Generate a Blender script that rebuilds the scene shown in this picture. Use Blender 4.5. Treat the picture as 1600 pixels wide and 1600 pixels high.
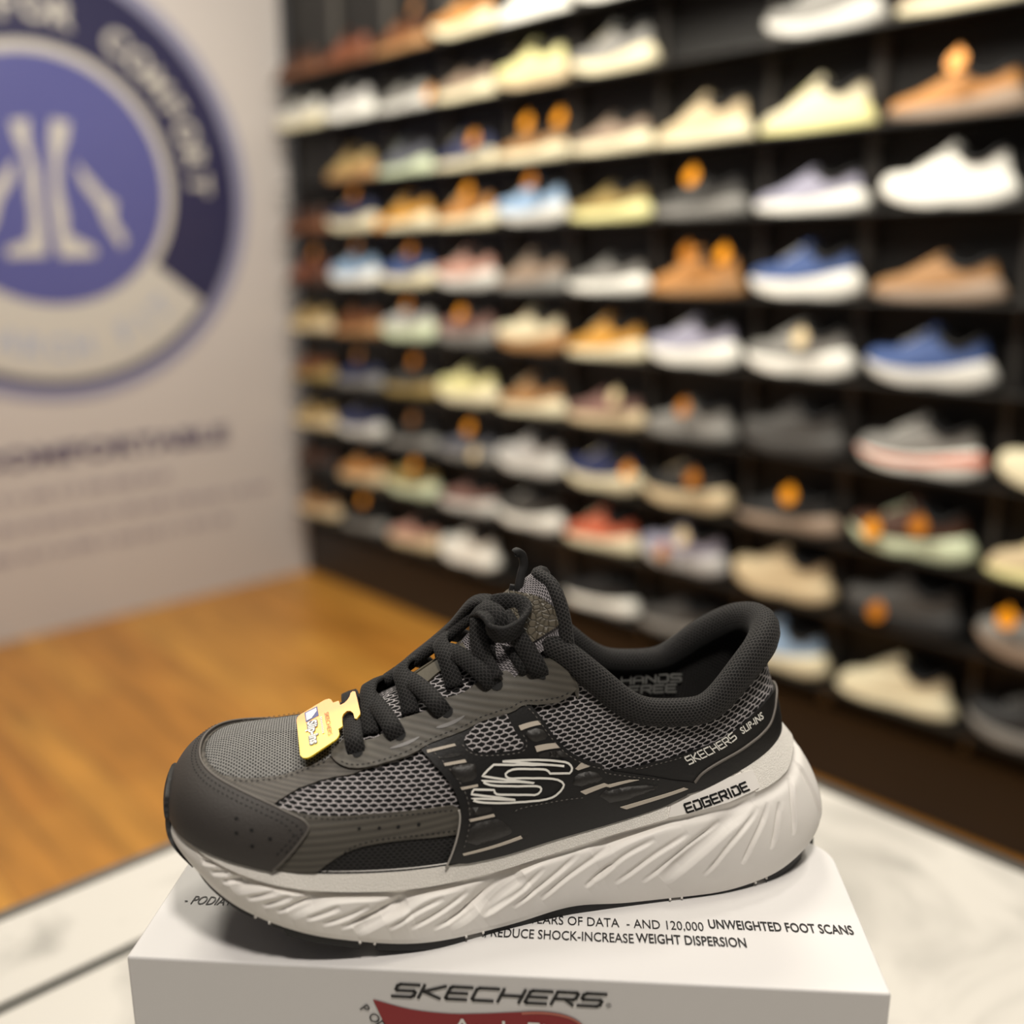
import bpy, math, random
import numpy as np
from mathutils import Vector, geometry
random.seed(7)
rng = np.random.default_rng(7)
for _o in list(bpy.data.objects):
    bpy.data.objects.remove(_o)
SC = bpy.context.scene
COL = SC.collection
# ---------------------------------------------------------------- camera
cam_d = bpy.data.cameras.new('camera')
cam_d.sensor_fit = 'HORIZONTAL'
cam_d.sensor_width = 36.0
cam_d.lens = 36.0 * 1529.0 / 1600.0
cam_d.clip_start = 0.02
cam = bpy.data.objects.new('camera', cam_d)
COL.objects.link(cam)
cam.location = (0, 0, 1.33)
cam.rotation_euler = (math.radians(90 - 14.27), 0, 0)
cam_d.dof.use_dof = True
cam_d.dof.focus_distance = 0.454
cam_d.dof.aperture_fstop = 2.8
SC.camera = cam
# ---------------------------------------------------------------- world, lamps, exposure
world = bpy.data.worlds.new('shop_light')
SC.world = world
world.use_nodes = True
world.node_tree.nodes['Background'].inputs[0].default_value = (1.0, 0.93, 0.88, 1)
world.node_tree.nodes['Background'].inputs[1].default_value = 0.07
def area(name, loc, target, size, power, color=(1.0, .935, .80), size_y=None, spread=math.pi):
    d = bpy.data.lights.new(name, 'AREA')
    d.energy = power
    d.color = color
    d.size = size
    if size_y:
        d.shape = 'RECTANGLE'
        d.size_y = size_y
    d.spread = spread
    o = bpy.data.objects.new(name, d)
    COL.objects.link(o)
    o.location = loc
    o.rotation_euler = (Vector(target) - Vector(loc)).to_track_quat('-Z', 'Y').to_euler()
    return o
area('ceiling_lamp_table', (.10, -.16, 2.75), (0, .42, 1.0), .20, 21.5, (1.0, .925, .84))
area('ceiling_lamp_right', (.85, 1.25, 2.8), (0, .42, 1.0), .20, 7.5, (1.0, .925, .84))
area('ceiling_lamp_left', (-.95, .75, 2.8), (0, .42, 1.0), .20, 6.5, (1.0, .925, .84))
area('ceiling_lamp_aisle', (-1.0, 1.7, 2.85), (-1.2, 2.6, .4), .6, 34)
area('ceiling_lamp_shelves_a', (-.75, 2.45, 2.9), (-.2, 3.45, 1.2), .45, 27)
area('ceiling_lamp_shelves_b', (.15, 1.75, 2.9), (.75, 2.4, 1.2), .45, 28)
area('ceiling_lamp_shelves_c', (.9, .75, 2.9), (1.6, 1.4, 1.2), .45, 18)
SC.view_settings.view_transform = 'Standard'
SC.view_settings.look = 'None'
SC.view_settings.gamma = 1.0
SC.view_settings.use_curve_mapping = False
SC.view_settings.exposure = 0.0
# ---------------------------------------------------------------- materials
def new_mat(name):
    m = bpy.data.materials.new(name)
    m.use_nodes = True
    nt = m.node_tree
    return m, nt, nt.nodes['Principled BSDF']
def lin(c):
    return tuple(((x / 255.0) / 12.92 if x <= 10 else ((x / 255.0 + .055) / 1.055) ** 2.4) for x in c) + (1.0,)
_mc = {}
def mat(name, rgb, rough=.6, noise=0., scale=400., bump=0., spec=.5, metal=0., coat=0., coord='Object'):
    """plain material with a slight tone variation; rgb is 0-255 display colour"""
    if name in _mc:
        return _mc[name]
    m, nt, b = new_mat(name)
    b.inputs['Roughness'].default_value = rough
    b.inputs['Metallic'].default_value = metal
    b.inputs['Specular IOR Level'].default_value = spec
    b.inputs['Coat Weight'].default_value = coat
    b.inputs['Base Color'].default_value = lin(rgb)
    if noise or bump:
        tc = nt.nodes.new('ShaderNodeTexCoord')
        nz = nt.nodes.new('ShaderNodeTexNoise')
        nz.inputs['Scale'].default_value = scale
        nz.inputs['Detail'].default_value = 3
        nt.links.new(tc.outputs[coord], nz.inputs['Vector'])
        if noise:
            mx = nt.nodes.new('ShaderNodeMix')
            mx.data_type = 'RGBA'
            c = lin(rgb)
            mx.inputs[6].default_value = tuple(x * (1 - noise) for x in c[:3]) + (1,)
            mx.inputs[7].default_value = tuple(min(1, x * (1 + noise)) for x in c[:3]) + (1,)
            nt.links.new(nz.outputs['Fac'], mx.inputs[0])
            nt.links.new(mx.outputs[2], b.inputs['Base Color'])
        if bump:
            bp = nt.nodes.new('ShaderNodeBump')
            bp.inputs['Strength'].default_value = 1.0
            bp.inputs['Distance'].default_value = bump
            nt.links.new(nz.outputs['Fac'], bp.inputs['Height'])
            nt.links.new(bp.outputs[0], b.inputs['Normal'])
    _mc[name] = m
    return m
def knit(name, thread, hole, bw, rh, mortar, rough=.8, bump=.0005, offset=.5, wob=.35, sheen=.05, var=.45, hexa=.22):
    """woven / knitted cloth: threads are the mortar of a brick pattern in millimetres of the UV map"""
    m, nt, b = new_mat(name)
    tc = nt.nodes.new('ShaderNodeTexCoord')
    mp = nt.nodes.new('ShaderNodeMapping')
    mp.inputs['Scale'].default_value = (1000, 1000, 1000)
    nt.links.new(tc.outputs['UV'], mp.inputs[0])
    nz = nt.nodes.new('ShaderNodeTexNoise')
    nz.inputs['Scale'].default_value = .9
    nt.links.new(mp.outputs[0], nz.inputs['Vector'])
    vm = nt.nodes.new('ShaderNodeVectorMath')
    vm.operation = 'MULTIPLY_ADD'
    vm.inputs[1].default_value = (wob, wob, 0)
    nt.links.new(nz.outputs['Color'], vm.inputs[0])
    # rows bow up and down in turn, so the holes become rounded cells
    sx_ = nt.nodes.new('ShaderNodeSeparateXYZ')
    nt.links.new(mp.outputs[0], sx_.inputs[0])
    def mth(op, a, b=None):
        nd = nt.nodes.new('ShaderNodeMath')
        nd.operation = op
        for i_, x_ in enumerate((a, b)):
            if x_ is None:
                continue
            if isinstance(x_, (int, float)):
                nd.inputs[i_].default_value = x_
            else:
                nt.links.new(x_, nd.inputs[i_])
        return nd.outputs[0]
    cu = mth('COSINE', mth('MULTIPLY', sx_.outputs[0], 2 * math.pi / bw))
    cv = mth('COSINE', mth('MULTIPLY', sx_.outputs[1], math.pi / rh))
    bow = mth('MULTIPLY', mth('MULTIPLY', cu, cv), rh * hexa)
    cx_ = nt.nodes.new('ShaderNodeCombineXYZ')
    nt.links.new(bow, cx_.inputs[1])
    va = nt.nodes.new('ShaderNodeVectorMath')
    va.operation = 'ADD'
    nt.links.new(cx_.outputs[0], va.inputs[0])
    nt.links.new(mp.outputs[0], va.inputs[1])
    nt.links.new(va.outputs[0], vm.inputs[2])
    br = nt.nodes.new('ShaderNodeTexBrick')
    br.offset = offset
    br.inputs['Scale'].default_value = 1.0
    br.inputs['Brick Width'].default_value = bw
    br.inputs['Row Height'].default_value = rh
    br.inputs['Mortar Size'].default_value = mortar
    br.inputs['Mortar Smooth'].default_value = .6
    br.inputs['Color1'].default_value = lin(hole)
    br.inputs['Color2'].default_value = lin(hole)
    br.inputs['Mortar'].default_value = lin(thread)
    nt.links.new(vm.outputs[0], br.inputs['Vector'])
    n2 = nt.nodes.new('ShaderNodeTexNoise')
    n2.inputs['Scale'].default_value = 2.6
    n2.inputs['Detail'].default_value = 2
    nt.links.new(mp.outputs[0], n2.inputs['Vector'])
    mr = nt.nodes.new('ShaderNodeMapRange')
    mr.inputs[1].default_value = .3
    mr.inputs[2].default_value = .7
    mr.inputs[3].default_value = 1 - var
    mr.inputs[4].default_value = 1 + var
    nt.links.new(n2.outputs['Fac'], mr.inputs[0])
    mu = nt.nodes.new('ShaderNodeMix')
    mu.data_type = 'RGBA'
    mu.blend_type = 'MULTIPLY'
    mu.inputs[0].default_value = 1.0
    nt.links.new(br.outputs['Color'], mu.inputs[6])
    nt.links.new(mr.outputs[0], mu.inputs[7])
    nt.links.new(mu.outputs[2], b.inputs['Base Color'])
    b.inputs['Roughness'].default_value = rough
    b.inputs['Specular IOR Level'].default_value = .3
    b.inputs['Sheen Weight'].default_value = sheen
    bp = nt.nodes.new('ShaderNodeBump')
    bp.inputs['Strength'].default_value = 1.0
    bp.inputs['Distance'].default_value = bump
    nt.links.new(br.outputs['Fac'], bp.inputs['Height'])
    nt.links.new(bp.outputs[0], b.inputs['Normal'])
    return m
def bands(name, c1, c2, period, rough=.6, bump=.0002, dirv=(0, 1, 0), fine=.6):
    """coated cloth with fine parallel ribs and a pin-dot weave, in millimetres of the UV map"""
    m, nt, b = new_mat(name)
    tc = nt.nodes.new('ShaderNodeTexCoord')
    mp = nt.nodes.new('ShaderNodeMapping')
    mp.inputs['Scale'].default_value = (1000, 1000, 1000)
    nt.links.new(tc.outputs['UV'], mp.inputs[0])
    dt = nt.nodes.new('ShaderNodeVectorMath')
    dt.operation = 'DOT_PRODUCT'
    dt.inputs[1].default_value = tuple(2 * math.pi / period * d for d in dirv)
    nt.links.new(mp.outputs[0], dt.inputs[0])
    sn = nt.nodes.new('ShaderNodeMath')
    sn.operation = 'SINE'
    nt.links.new(dt.outputs['Value'], sn.inputs[0])
    ck = nt.nodes.new('ShaderNodeTexChecker')
    ck.inputs['Scale'].default_value = 1 / fine
    nt.links.new(mp.outputs[0], ck.inputs['Vector'])
    ad = nt.nodes.new('ShaderNodeMath')
    ad.operation = 'MULTIPLY_ADD'
    ad.inputs[1].default_value = .35
    nt.links.new(sn.outputs[0], ad.inputs[0])
    nt.links.new(ck.outputs['Fac'], ad.inputs[2])
    mr = nt.nodes.new('ShaderNodeMapRange')
    mr.inputs[1].default_value = -.4
    mr.inputs[2].default_value = 1.4
    nt.links.new(ad.outputs[0], mr.inputs[0])
    mx = nt.nodes.new('ShaderNodeMix')
    mx.data_type = 'RGBA'
    mx.inputs[6].default_value = lin(c1)
    mx.inputs[7].default_value = lin(c2)
    nt.links.new(mr.outputs[0], mx.inputs[0])
    nt.links.new(mx.outputs[2], b.inputs['Base Color'])
    b.inputs['Roughness'].default_value = rough
    bp = nt.nodes.new('ShaderNodeBump')
    bp.inputs['Strength'].default_value = 1.0
    bp.inputs['Distance'].default_value = bump
    nt.links.new(mr.outputs[0], bp.inputs['Height'])
    nt.links.new(bp.outputs[0], b.inputs['Normal'])
    return m
def scales(name, rgb, size, rough=.5, bump=.0004, edge=.75, coord='UV'):
    """leather or moulded rubber with a pebbled grain (size in millimetres)"""
    m, nt, b = new_mat(name)
    tc = nt.nodes.new('ShaderNodeTexCoord')
    vo = nt.nodes.new('ShaderNodeTexVoronoi')
    vo.feature = 'DISTANCE_TO_EDGE'
    vo.inputs['Scale'].default_value = 1000.0 / size
    nt.links.new(tc.outputs[coord], vo.inputs['Vector'])
    mr = nt.nodes.new('ShaderNodeMapRange')
    mr.inputs[1].default_value = .0
    mr.inputs[2].default_value = .16
    nt.links.new(vo.outputs['Distance'], mr.inputs[0])
    mx = nt.nodes.new('ShaderNodeMix')
    mx.data_type = 'RGBA'
    c = lin(rgb)
    mx.inputs[6].default_value = tuple(x * edge for x in c[:3]) + (1,)
    mx.inputs[7].default_value = c
    nt.links.new(mr.outputs[0], mx.inputs[0])
    nt.links.new(mx.outputs[2], b.inputs['Base Color'])
    b.inputs['Roughness'].default_value = rough
    bp = nt.nodes.new('ShaderNodeBump')
    bp.inputs['Strength'].default_value = 1.0
    bp.inputs['Distance'].default_value = bump
    nt.links.new(mr.outputs[0], bp.inputs['Height'])
    nt.links.new(bp.outputs[0], b.inputs['Normal'])
    return m
def wood_floor(name, ang):
    m, nt, b = new_mat(name)
    tc = nt.nodes.new('ShaderNodeTexCoord')
    mp = nt.nodes.new('ShaderNodeMapping')
    mp.inputs['Rotation'].default_value = (0, 0, -ang)
    nt.links.new(tc.outputs['Object'], mp.inputs[0])
    br = nt.nodes.new('ShaderNodeTexBrick')
    br.inputs['Scale'].default_value = 1
    br.inputs['Brick Width'].default_value = 1.2
    br.inputs['Row Height'].default_value = .12
    br.inputs['Mortar Size'].default_value = .0015
    br.inputs['Color1'].default_value = (.52, .245, .042, 1)
    br.inputs['Color2'].default_value = (.40, .165, .026, 1)
    br.inputs['Mortar'].default_value = (.10, .04, .01, 1)
    nt.links.new(mp.outputs[0], br.inputs['Vector'])
    m2 = nt.nodes.new('ShaderNodeMapping')
    m2.inputs['Scale'].default_value = (1.6, 14, 1)
    nt.links.new(mp.outputs[0], m2.inputs[0])
    nz = nt.nodes.new('ShaderNodeTexNoise')
    nz.inputs['Scale'].default_value = 1.6
    nz.inputs['Detail'].default_value = 5
    nt.links.new(m2.outputs[0], nz.inputs['Vector'])
    mr = nt.nodes.new('ShaderNodeMapRange')
    mr.inputs[1].default_value = .3
    mr.inputs[2].default_value = .7
    mr.inputs[3].default_value = .72
    mr.inputs[4].default_value = 1.25
    nt.links.new(nz.outputs['Fac'], mr.inputs[0])
    mu = nt.nodes.new('ShaderNodeMix')
    mu.data_type = 'RGBA'
    mu.blend_type = 'MULTIPLY'
    mu.inputs[0].default_value = 1
    nt.links.new(br.outputs['Color'], mu.inputs[6])
    nt.links.new(mr.outputs[0], mu.inputs[7])
    nt.links.new(mu.outputs[2], b.inputs['Base Color'])
    b.inputs['Roughness'].default_value = .38
    return m
def marble(name):
    m, nt, b = new_mat(name)
    tc = nt.nodes.new('ShaderNodeTexCoord')
    nz = nt.nodes.new('ShaderNodeTexNoise')
    nz.inputs['Scale'].default_value = 4.5
    nz.inputs['Detail'].default_value = 8
    nz.inputs['Distortion'].default_value = 1.6
    nt.links.new(tc.outputs['Object'], nz.inputs['Vector'])
    cr = nt.nodes.new('ShaderNodeValToRGB')
    e = cr.color_ramp.elements
    e[0].position = .36
    e[0].color = (.40, .385, .355, 1)
    e[1].position = .52
    e[1].color = (.60, .575, .53, 1)
    nt.links.new(nz.outputs['Fac'], cr.inputs[0])
    nt.links.new(cr.outputs[0], b.inputs['Base Color'])
    b.inputs['Roughness'].default_value = .22
    return m
# ---------------------------------------------------------------- mesh helpers
def link(name, me, m, parent=None, loc=None, rotz=0., kind=None):
    o = bpy.data.objects.new(name, me)
    COL.objects.link(o)
    if m is not None:
        me.materials.append(m)
    if parent is not None:
        o.parent = parent
    if loc is not None:
        o.location = loc
        o.rotation_euler = (0, 0, rotz)
    if kind:
        o['kind'] = kind
    return o
def mesh(name, V, F, m, parent=None, uv=None, smooth=True, loc=None, rotz=0., kind=None):
    me = bpy.data.meshes.new(name)
    me.from_pydata([tuple(map(float, v)) for v in V], [], [tuple(map(int, f_)) for f_ in F])
    if uv is not None:
        lay = me.uv_layers.new(name='UVMap')
        li = np.empty(len(me.loops), np.int32)
        me.loops.foreach_get('vertex_index', li)
        lay.data.foreach_set('uv', np.asarray(uv, np.float32)[li].ravel())
    if smooth:
        me.polygons.foreach_set('use_smooth', [True] * len(me.polygons))
    me.update()
    return link(name, me, m, parent, loc, rotz, kind)
def tag(o, label, cat, group=None):
    o['label'] = label
    o['category'] = cat
    if group:
        o['group'] = group
    return o
def thing(name, label, cat, loc=(0, 0, 0), rotz=0., group=None):
    o = bpy.data.objects.new(name, None)
    o.empty_display_size = .05
    COL.objects.link(o)
    o.location = loc
    o.rotation_euler = (0, 0, rotz)
    return tag(o, label, cat, group)
class MB:
    """collects simple shapes into one mesh"""
    def __init__(s):
        s.V = []
        s.F = []
    def add(s, V, F):
        n = len(s.V)
        s.V += [tuple(v) for v in V]
        s.F += [tuple(i + n for i in f_) for f_ in F]
        return s
    def box(s, x0, x1, y0, y1, z0, z1):
        V = [(x, y, z) for z in (z0, z1) for y in (y0, y1) for x in (x0, x1)]
        return s.add(V, [(0, 2, 3, 1), (4, 5, 7, 6), (0, 1, 5, 4), (2, 6, 7, 3), (0, 4, 6, 2), (1, 3, 7, 5)])
    def prism(s, poly, z0, z1):
        n = len(poly)
        V = [(x, y, z0) for x, y in poly] + [(x, y, z1) for x, y in poly]
        F = [tuple(range(n))[::-1], tuple(range(n, 2 * n))] + [(i, (i + 1) % n, n + (i + 1) % n, n + i) for i in range(n)]
        return s.add(V, F)
    def poly(s, pts):
        return s.add(pts, [tuple(range(len(pts)))])
    def build(s, name, m, parent=None, smooth=False, bevel=0., seg=2, **k):
        o = mesh(name, s.V, s.F, m, parent, smooth=smooth, **k)
        if bevel:
            md = o.modifiers.new('edge', 'BEVEL')
            md.width = bevel
            md.segments = seg
            md.limit_method = 'ANGLE'
        return o
def gridF(n, m_, flip=False):
    F = []
    for i in range(n - 1):
        for j in range(m_ - 1):
            q = (i * m_ + j, (i + 1) * m_ + j, (i + 1) * m_ + j + 1, i * m_ + j + 1)
            F.append(q[::-1] if flip else q)
    return F
def grid(name, P, m, parent=None, flip=False, uv=None, **k):
    n, m_ = P.shape[:2]
    if uv is None:
        du = np.zeros((n, m_))
        dv = np.zeros((n, m_))
        du[1:] = np.cumsum(np.linalg.norm(np.diff(P, axis=0), axis=2), axis=0)
        dv[:, 1:] = np.cumsum(np.linalg.norm(np.diff(P, axis=1), axis=2), axis=1)
        uv = np.stack([du[:, m_ // 2][:, None] + 0 * du, dv], -1)
    return mesh(name, P.reshape(-1, 3), gridF(n, m_, flip), m, parent, uv=uv.reshape(-1, 2), **k)
def cat(pts, n):
    """Catmull-Rom through points, n samples a span"""
    P = np.asarray(pts, float)
    E = np.vstack([2 * P[0] - P[1], P, 2 * P[-1] - P[-2]])
    out = []
    for i in range(1, len(E) - 2):
        for t in np.arange(n) / n:
            a, b, c, d = E[i - 1], E[i], E[i + 1], E[i + 2]
            out.append(.5 * (2 * b + (c - a) * t + (2 * a - 5 * b + 4 * c - d) * t * t + (3 * b - a - 3 * c + d) * t ** 3))
    out.append(P[-1])
    return np.array(out)
def sweep(P, sec, up=None, closed_ends=True):
    """sweep a closed section (list of (side, up)) along points P; up: one vector per point or None"""
    P = np.asarray(P, float)
    n = len(P)
    T = np.gradient(P, axis=0)
    T /= np.linalg.norm(T, axis=1)[:, None] + 1e-12
    V = []
    UV = []
    s = np.concatenate([[0], np.cumsum(np.linalg.norm(np.diff(P, axis=0), axis=1))])
    u_prev = None
    for i in range(n):
        if up is not None:
            u = np.asarray(up[i], float)
        elif u_prev is None:
            u = np.array([0, 0, 1.0]) if abs(T[i][2]) < .9 else np.array([0, 1.0, 0])
        else:
            u = u_prev
        u = u - T[i] * (u @ T[i])
        u /= np.linalg.norm(u) + 1e-12
        u_prev = u
        l = np.cross(u, T[i])
        sc = sec(i / (n - 1)) if callable(sec) else sec
        per = 0
        for k, (a, b) in enumerate(sc):
            if k:
                per += math.hypot(a - sc[k - 1][0], b - sc[k - 1][1])
            V.append(P[i] + l * a + u * b)
            UV.append((s[i], per))
    m_ = len(sc)
    F = []
    for i in range(n - 1):
        for j in range(m_):
            F.append((i * m_ + j, i * m_ + (j + 1) % m_, (i + 1) * m_ + (j + 1) % m_, (i + 1) * m_ + j))
    if closed_ends:
        F.append(tuple(range(m_))[::-1])
        F.append(tuple((n - 1) * m_ + j for j in range(m_)))
    return V, F, UV
def circ(r, n=8, sy=1.0):
    return [(r * math.cos(2 * math.pi * k / n), sy * r * math.sin(2 * math.pi * k / n)) for k in range(n)]
def flat_sec(w, t):
    h = w / 2
    return [(-h, 0), (-h * .86, t * .5), (0, t * .62), (h * .86, t * .5), (h, 0), (h * .86, -t * .5), (0, -t * .5), (-h * .86, -t * .5)]
def tube(name, P, r, m, parent=None, n=8, sy=1.0, up=None):
    V, F, UV = sweep(P, circ(r, n, sy), up)
    return mesh(name, V, F, m, parent, uv=UV)
# stroke lettering: polylines on a 1 x 1 cell
STROKES = {
 'S': [[(1, 1), (.12, 1), (0, .88), (0, .6), (.1, .5), (.9, .5), (1, .4), (1, .12), (.88, 0), (0, 0)]],
 'K': [[(0, 0), (0, 1)], [(1, 1), (.1, .5), (1, 0)]],
 'E': [[(1, 1), (.1, 1), (0, .9), (0, .1), (.1, 0), (1, 0)], [(0, .5), (.9, .5)]],
 'C': [[(1, 1), (.12, 1), (0, .88), (0, .12), (.12, 0), (1, 0)]],
 'H': [[(0, 0), (0, 1)], [(1, 0), (1, 1)], [(0, .5), (1, .5)]],
 'R': [[(0, 0), (0, 1), (.9, 1), (1, .9), (1, .55), (.9, .45), (0, .45)], [(.5, .45), (1, 0)]],
 'L': [[(0, 1), (0, 0), (.9, 0)]],
 'I': [[(.5, 0), (.5, 1)]],
 'P': [[(0, 0), (0, 1), (.9, 1), (1, .9), (1, .55), (.9, .45), (0, .45)]],
 '-': [[(.2, .45), (.8, .45)]],
 'N': [[(0, 0), (0, 1), (1, 0), (1, 1)]],
 'D': [[(0, .62), (0, 0), (.85, 0), (1, .15), (1, .85), (.85, 1), (.1, 1)]],
 'G': [[(1, 1), (0, 1), (0, 0), (1, 0), (1, .5), (.5, .5)]],
 'A': [[(0, 0), (0, .7), (.25, 1), (.75, 1), (1, .7), (1, 0)], [(0, .4), (1, .4)]],
 'F': [[(0, 0), (0, 1), (1, 1)], [(0, .5), (.85, .5)]],
}
NARROW = {'I': .25, '-': .6, ' ': .5}
def strokes(text, cw=.9, gap=.3):
    """list of polylines; height 1, returns total width too"""
    x = 0
    out = []
    for ch in text:
        w = cw * NARROW.get(ch, 1)
        for pl in STROKES.get(ch, []):
            out.append([(x + a * w, b) for a, b in pl])
        x += w + gap
    return out, x - gap
def stroke_mesh(text, height, thick, shear=0., cw=.9, gap=.3, width=None):
    """flat lettering polygons (x, y) quads in metres"""
    L_, tot = strokes(text, cw, gap)
    sx = (width / tot) if width else height
    quads = []
    for pl in L_:
        pts = [np.array((a * sx + shear * b * height, b * height)) for a, b in pl]
        for a, b in zip(pts[:-1], pts[1:]):
            d = b - a
            d = d / (np.linalg.norm(d) + 1e-9)
            n_ = np.array((-d[1], d[0])) * thick / 2
            a2, b2 = a - d * thick * .45, b + d * thick * .45
            quads.append([a2 - n_, b2 - n_, b2 + n_, a2 + n_])
    return quads
def font_mesh(text, size, bold=0., sx=1., shear=0., spacing=1., res=3):
    """(verts xy, faces) of a line of text in the built-in font"""
    cu = bpy.data.curves.new('lettering', 'FONT')
    cu.body = text
    cu.size = size
    cu.offset = bold
    cu.shear = shear
    cu.space_character = spacing
    cu.resolution_u = res
    ob = bpy.data.objects.new('lettering', cu)
    COL.objects.link(ob)
    dg = bpy.context.evaluated_depsgraph_get()
    me = bpy.data.meshes.new_from_object(ob.evaluated_get(dg))
    V = [(v.co.x * sx, v.co.y) for v in me.vertices]
    F = [tuple(p_.vertices) for p_ in me.polygons]
    bpy.data.objects.remove(ob)
    bpy.data.curves.remove(cu)
    bpy.data.meshes.remove(me)
    return V, F
def text_width(V):
    xs = [v[0] for v in V]
    return min(xs), max(xs)
# ---------------------------------------------------------------- the shoe last (numpy)
def pch(xs, ys):
    """monotone cubic interpolation (Fritsch-Carlson)"""
    xs=np.asarray(xs,float); ys=np.asarray(ys,float)
    h=np.diff(xs); d=np.diff(ys)/h
    m=np.zeros_like(ys); m[0]=d[0]; m[-1]=d[-1]
    for i in range(1,len(xs)-1):
        if d[i-1]*d[i]>0:
            w1=2*h[i]+h[i-1]; w2=h[i]+2*h[i-1]
            m[i]=(w1+w2)/(w1/d[i-1]+w2/d[i])
    def g(x):
        x=np.clip(np.asarray(x,float),xs[0],xs[-1])
        i=np.clip(np.searchsorted(xs,x,side='right')-1,0,len(h)-1)
        t=(x-xs[i])/h[i]
        return ((2*t**3-3*t**2+1)*ys[i]+(t**3-2*t**2+t)*h[i]*m[i]
                +(-2*t**3+3*t**2)*ys[i+1]+(t**3-t**2)*h[i]*m[i+1])
    return g
# seam where the upper meets the sole (F), top line of the upper (T): p, x, half width, z
UP=[ # p     Fx    Fy    Fz     Tx    Ty    Tz     a     b     c     d
 (0.00,.0015,.000,.0560, .040,.000,.0835, .62, .000, .62, .000),
 (0.06,.0045,.018,.0565, .042,.000,.0835, .62, .000, .62, .000),
 (0.12,.0130,.034,.0550, .046,.000,.0835, .62, .001, .60, .000),
 (0.20,.0340,.0455,.0490,.055,.000,.0825, .62, .002, .58, .000),
 (0.30,.0650,.0505,.0420,.070,.000,.0843, .62, .002, .55, .000),
 (0.40,.1000,.0500,.0383,.095,.000,.0945, .60, .001, .50, .000),
 (0.50,.1400,.0450,.0365,.122,.000,.1115, .55, .000, .45, .000),
 (0.58,.1700,.0405,.0395,.150,.002,.1265, .50, .000, .42, .000),
 (0.64,.1920,.0385,.0422,.171,.017,.1260, .45, .001, .35, .002),
 (0.70,.2120,.0370,.0452,.189,.0275,.1140,.40, .002, .10, .003),
 (0.78,.2370,.0355,.0512,.215,.0315,.0945,.35, .001, .00, .002),
 (0.86,.2630,.0310,.0585,.243,.0315,.0925,.35, .000, .00, .001),
 (0.92,.2810,.0235,.0635,.264,.0250,.1080,.35,-.001, .00, .000),
 (0.96,.2920,.0140,.0670,.280,.0150,.1190,.35,-.002, .00, .000),
 (1.00,.2980,.000,.0690, .2865,.000,.1220,.35,-.003, .00, .000)]
_c=np.array(UP).T
def smooth_table(xs, ys, odd, sig=.016):
    """the table as a smooth function, mirrored at toe and heel"""
    g=pch(xs,ys); n=1000
    a=np.linspace(0,1,n+1); y=g(a); s=-1. if odd else 1.
    m=120
    ext=np.concatenate([s*y[m:0:-1],y,s*y[-2:-m-2:-1]])
    k=np.exp(-.5*(np.arange(-m//2,m//2+1)/(sig*n))**2); k/=k.sum()
    z=np.convolve(ext,k,'same')[m:m+n+1]
    return lambda x: np.interp(np.clip(np.asarray(x,float),0,1),a,z)
UF=[smooth_table(_c[0],_c[k],k in (2,5)) for k in range(1,11)]
def upper(p,w):
    """point of the upper; p -1..1 toe to heel (negative: far side), w 0..1 seam to top line, 1..2 over the ridge"""
    p=np.asarray(p,float); w=np.asarray(w,float)
    p,w=np.broadcast_arrays(p,w)
    sg=np.where(p<0,1.,-1.)*np.where(w>1,-1.,1.)
    q=np.abs(p); w=np.where(w>1,2-w,w)
    fx,fy,fz,tx,ty,tz,a,b,c,d=[g(q) for g in UF]
    hx,hy=fx-tx,fy-ty
    hl=np.sqrt(hx**2+hy**2)+1e-9
    nx,ny=hx/hl,hy/hl
    # outward direction: blend the fan direction with plain sideways for the rear
    dz=tz-fz
    p1=(fx+nx*b,fy+ny*b,fz+a*dz)
    vm=np.clip((.66-q)/.12,0,1)            # vamp: the top runs level into the ridge
    p2=(tx+hx*c+nx*d,ty+hy*c+ny*d,tz-(1-vm)*.35*dz*np.where(c<.3,1,.5))
    u=1-w
    P=[u**3*f_+3*u*u*w*e_+3*u*w*w*g_+w**3*t_ for f_,e_,g_,t_ in zip((fx,fy,fz),p1,p2,(tx,ty,tz))]
    return np.stack([P[0],sg*P[1],P[2]],-1)
SO=[ # p    Bx    By    Bz     Kx     Ky     Kz
 (0.00,.0060,.000,.0440,.0000,.000,.0500),
 (0.06,.0080,.016,.0430,.0020,.0185,.0495),
 (0.12,.0150,.032,.0360,.0110,.0350,.0470),
 (0.20,.0370,.0490,.0250,.0335,.0490,.0390),
 (0.30,.0700,.0560,.0135,.0650,.0555,.0280),
 (0.40,.1050,.0560,.0055,.1000,.0555,.0200),
 (0.50,.1480,.0480,.0025,.1400,.0490,.0170),
 (0.58,.1800,.0435,.0050,.1720,.0450,.0180),
 (0.64,.2020,.0430,.0025,.1960,.0440,.0200),
 (0.70,.2220,.0430,.0020,.2180,.0445,.0220),
 (0.78,.2480,.0430,.0015,.2470,.0455,.0260),
 (0.86,.2760,.0390,.0030,.2780,.0420,.0290),
 (0.92,.2960,.0310,.0060,.3010,.0325,.0305),
 (0.96,.3080,.0200,.0090,.3145,.0195,.0310),
 (1.00,.3120,.000,.0105,.3210,.000,.0305)]
_s=np.array(SO).T
SF=[smooth_table(_s[0],_s[k],k in (2,5)) for k in range(1,7)]
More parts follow.
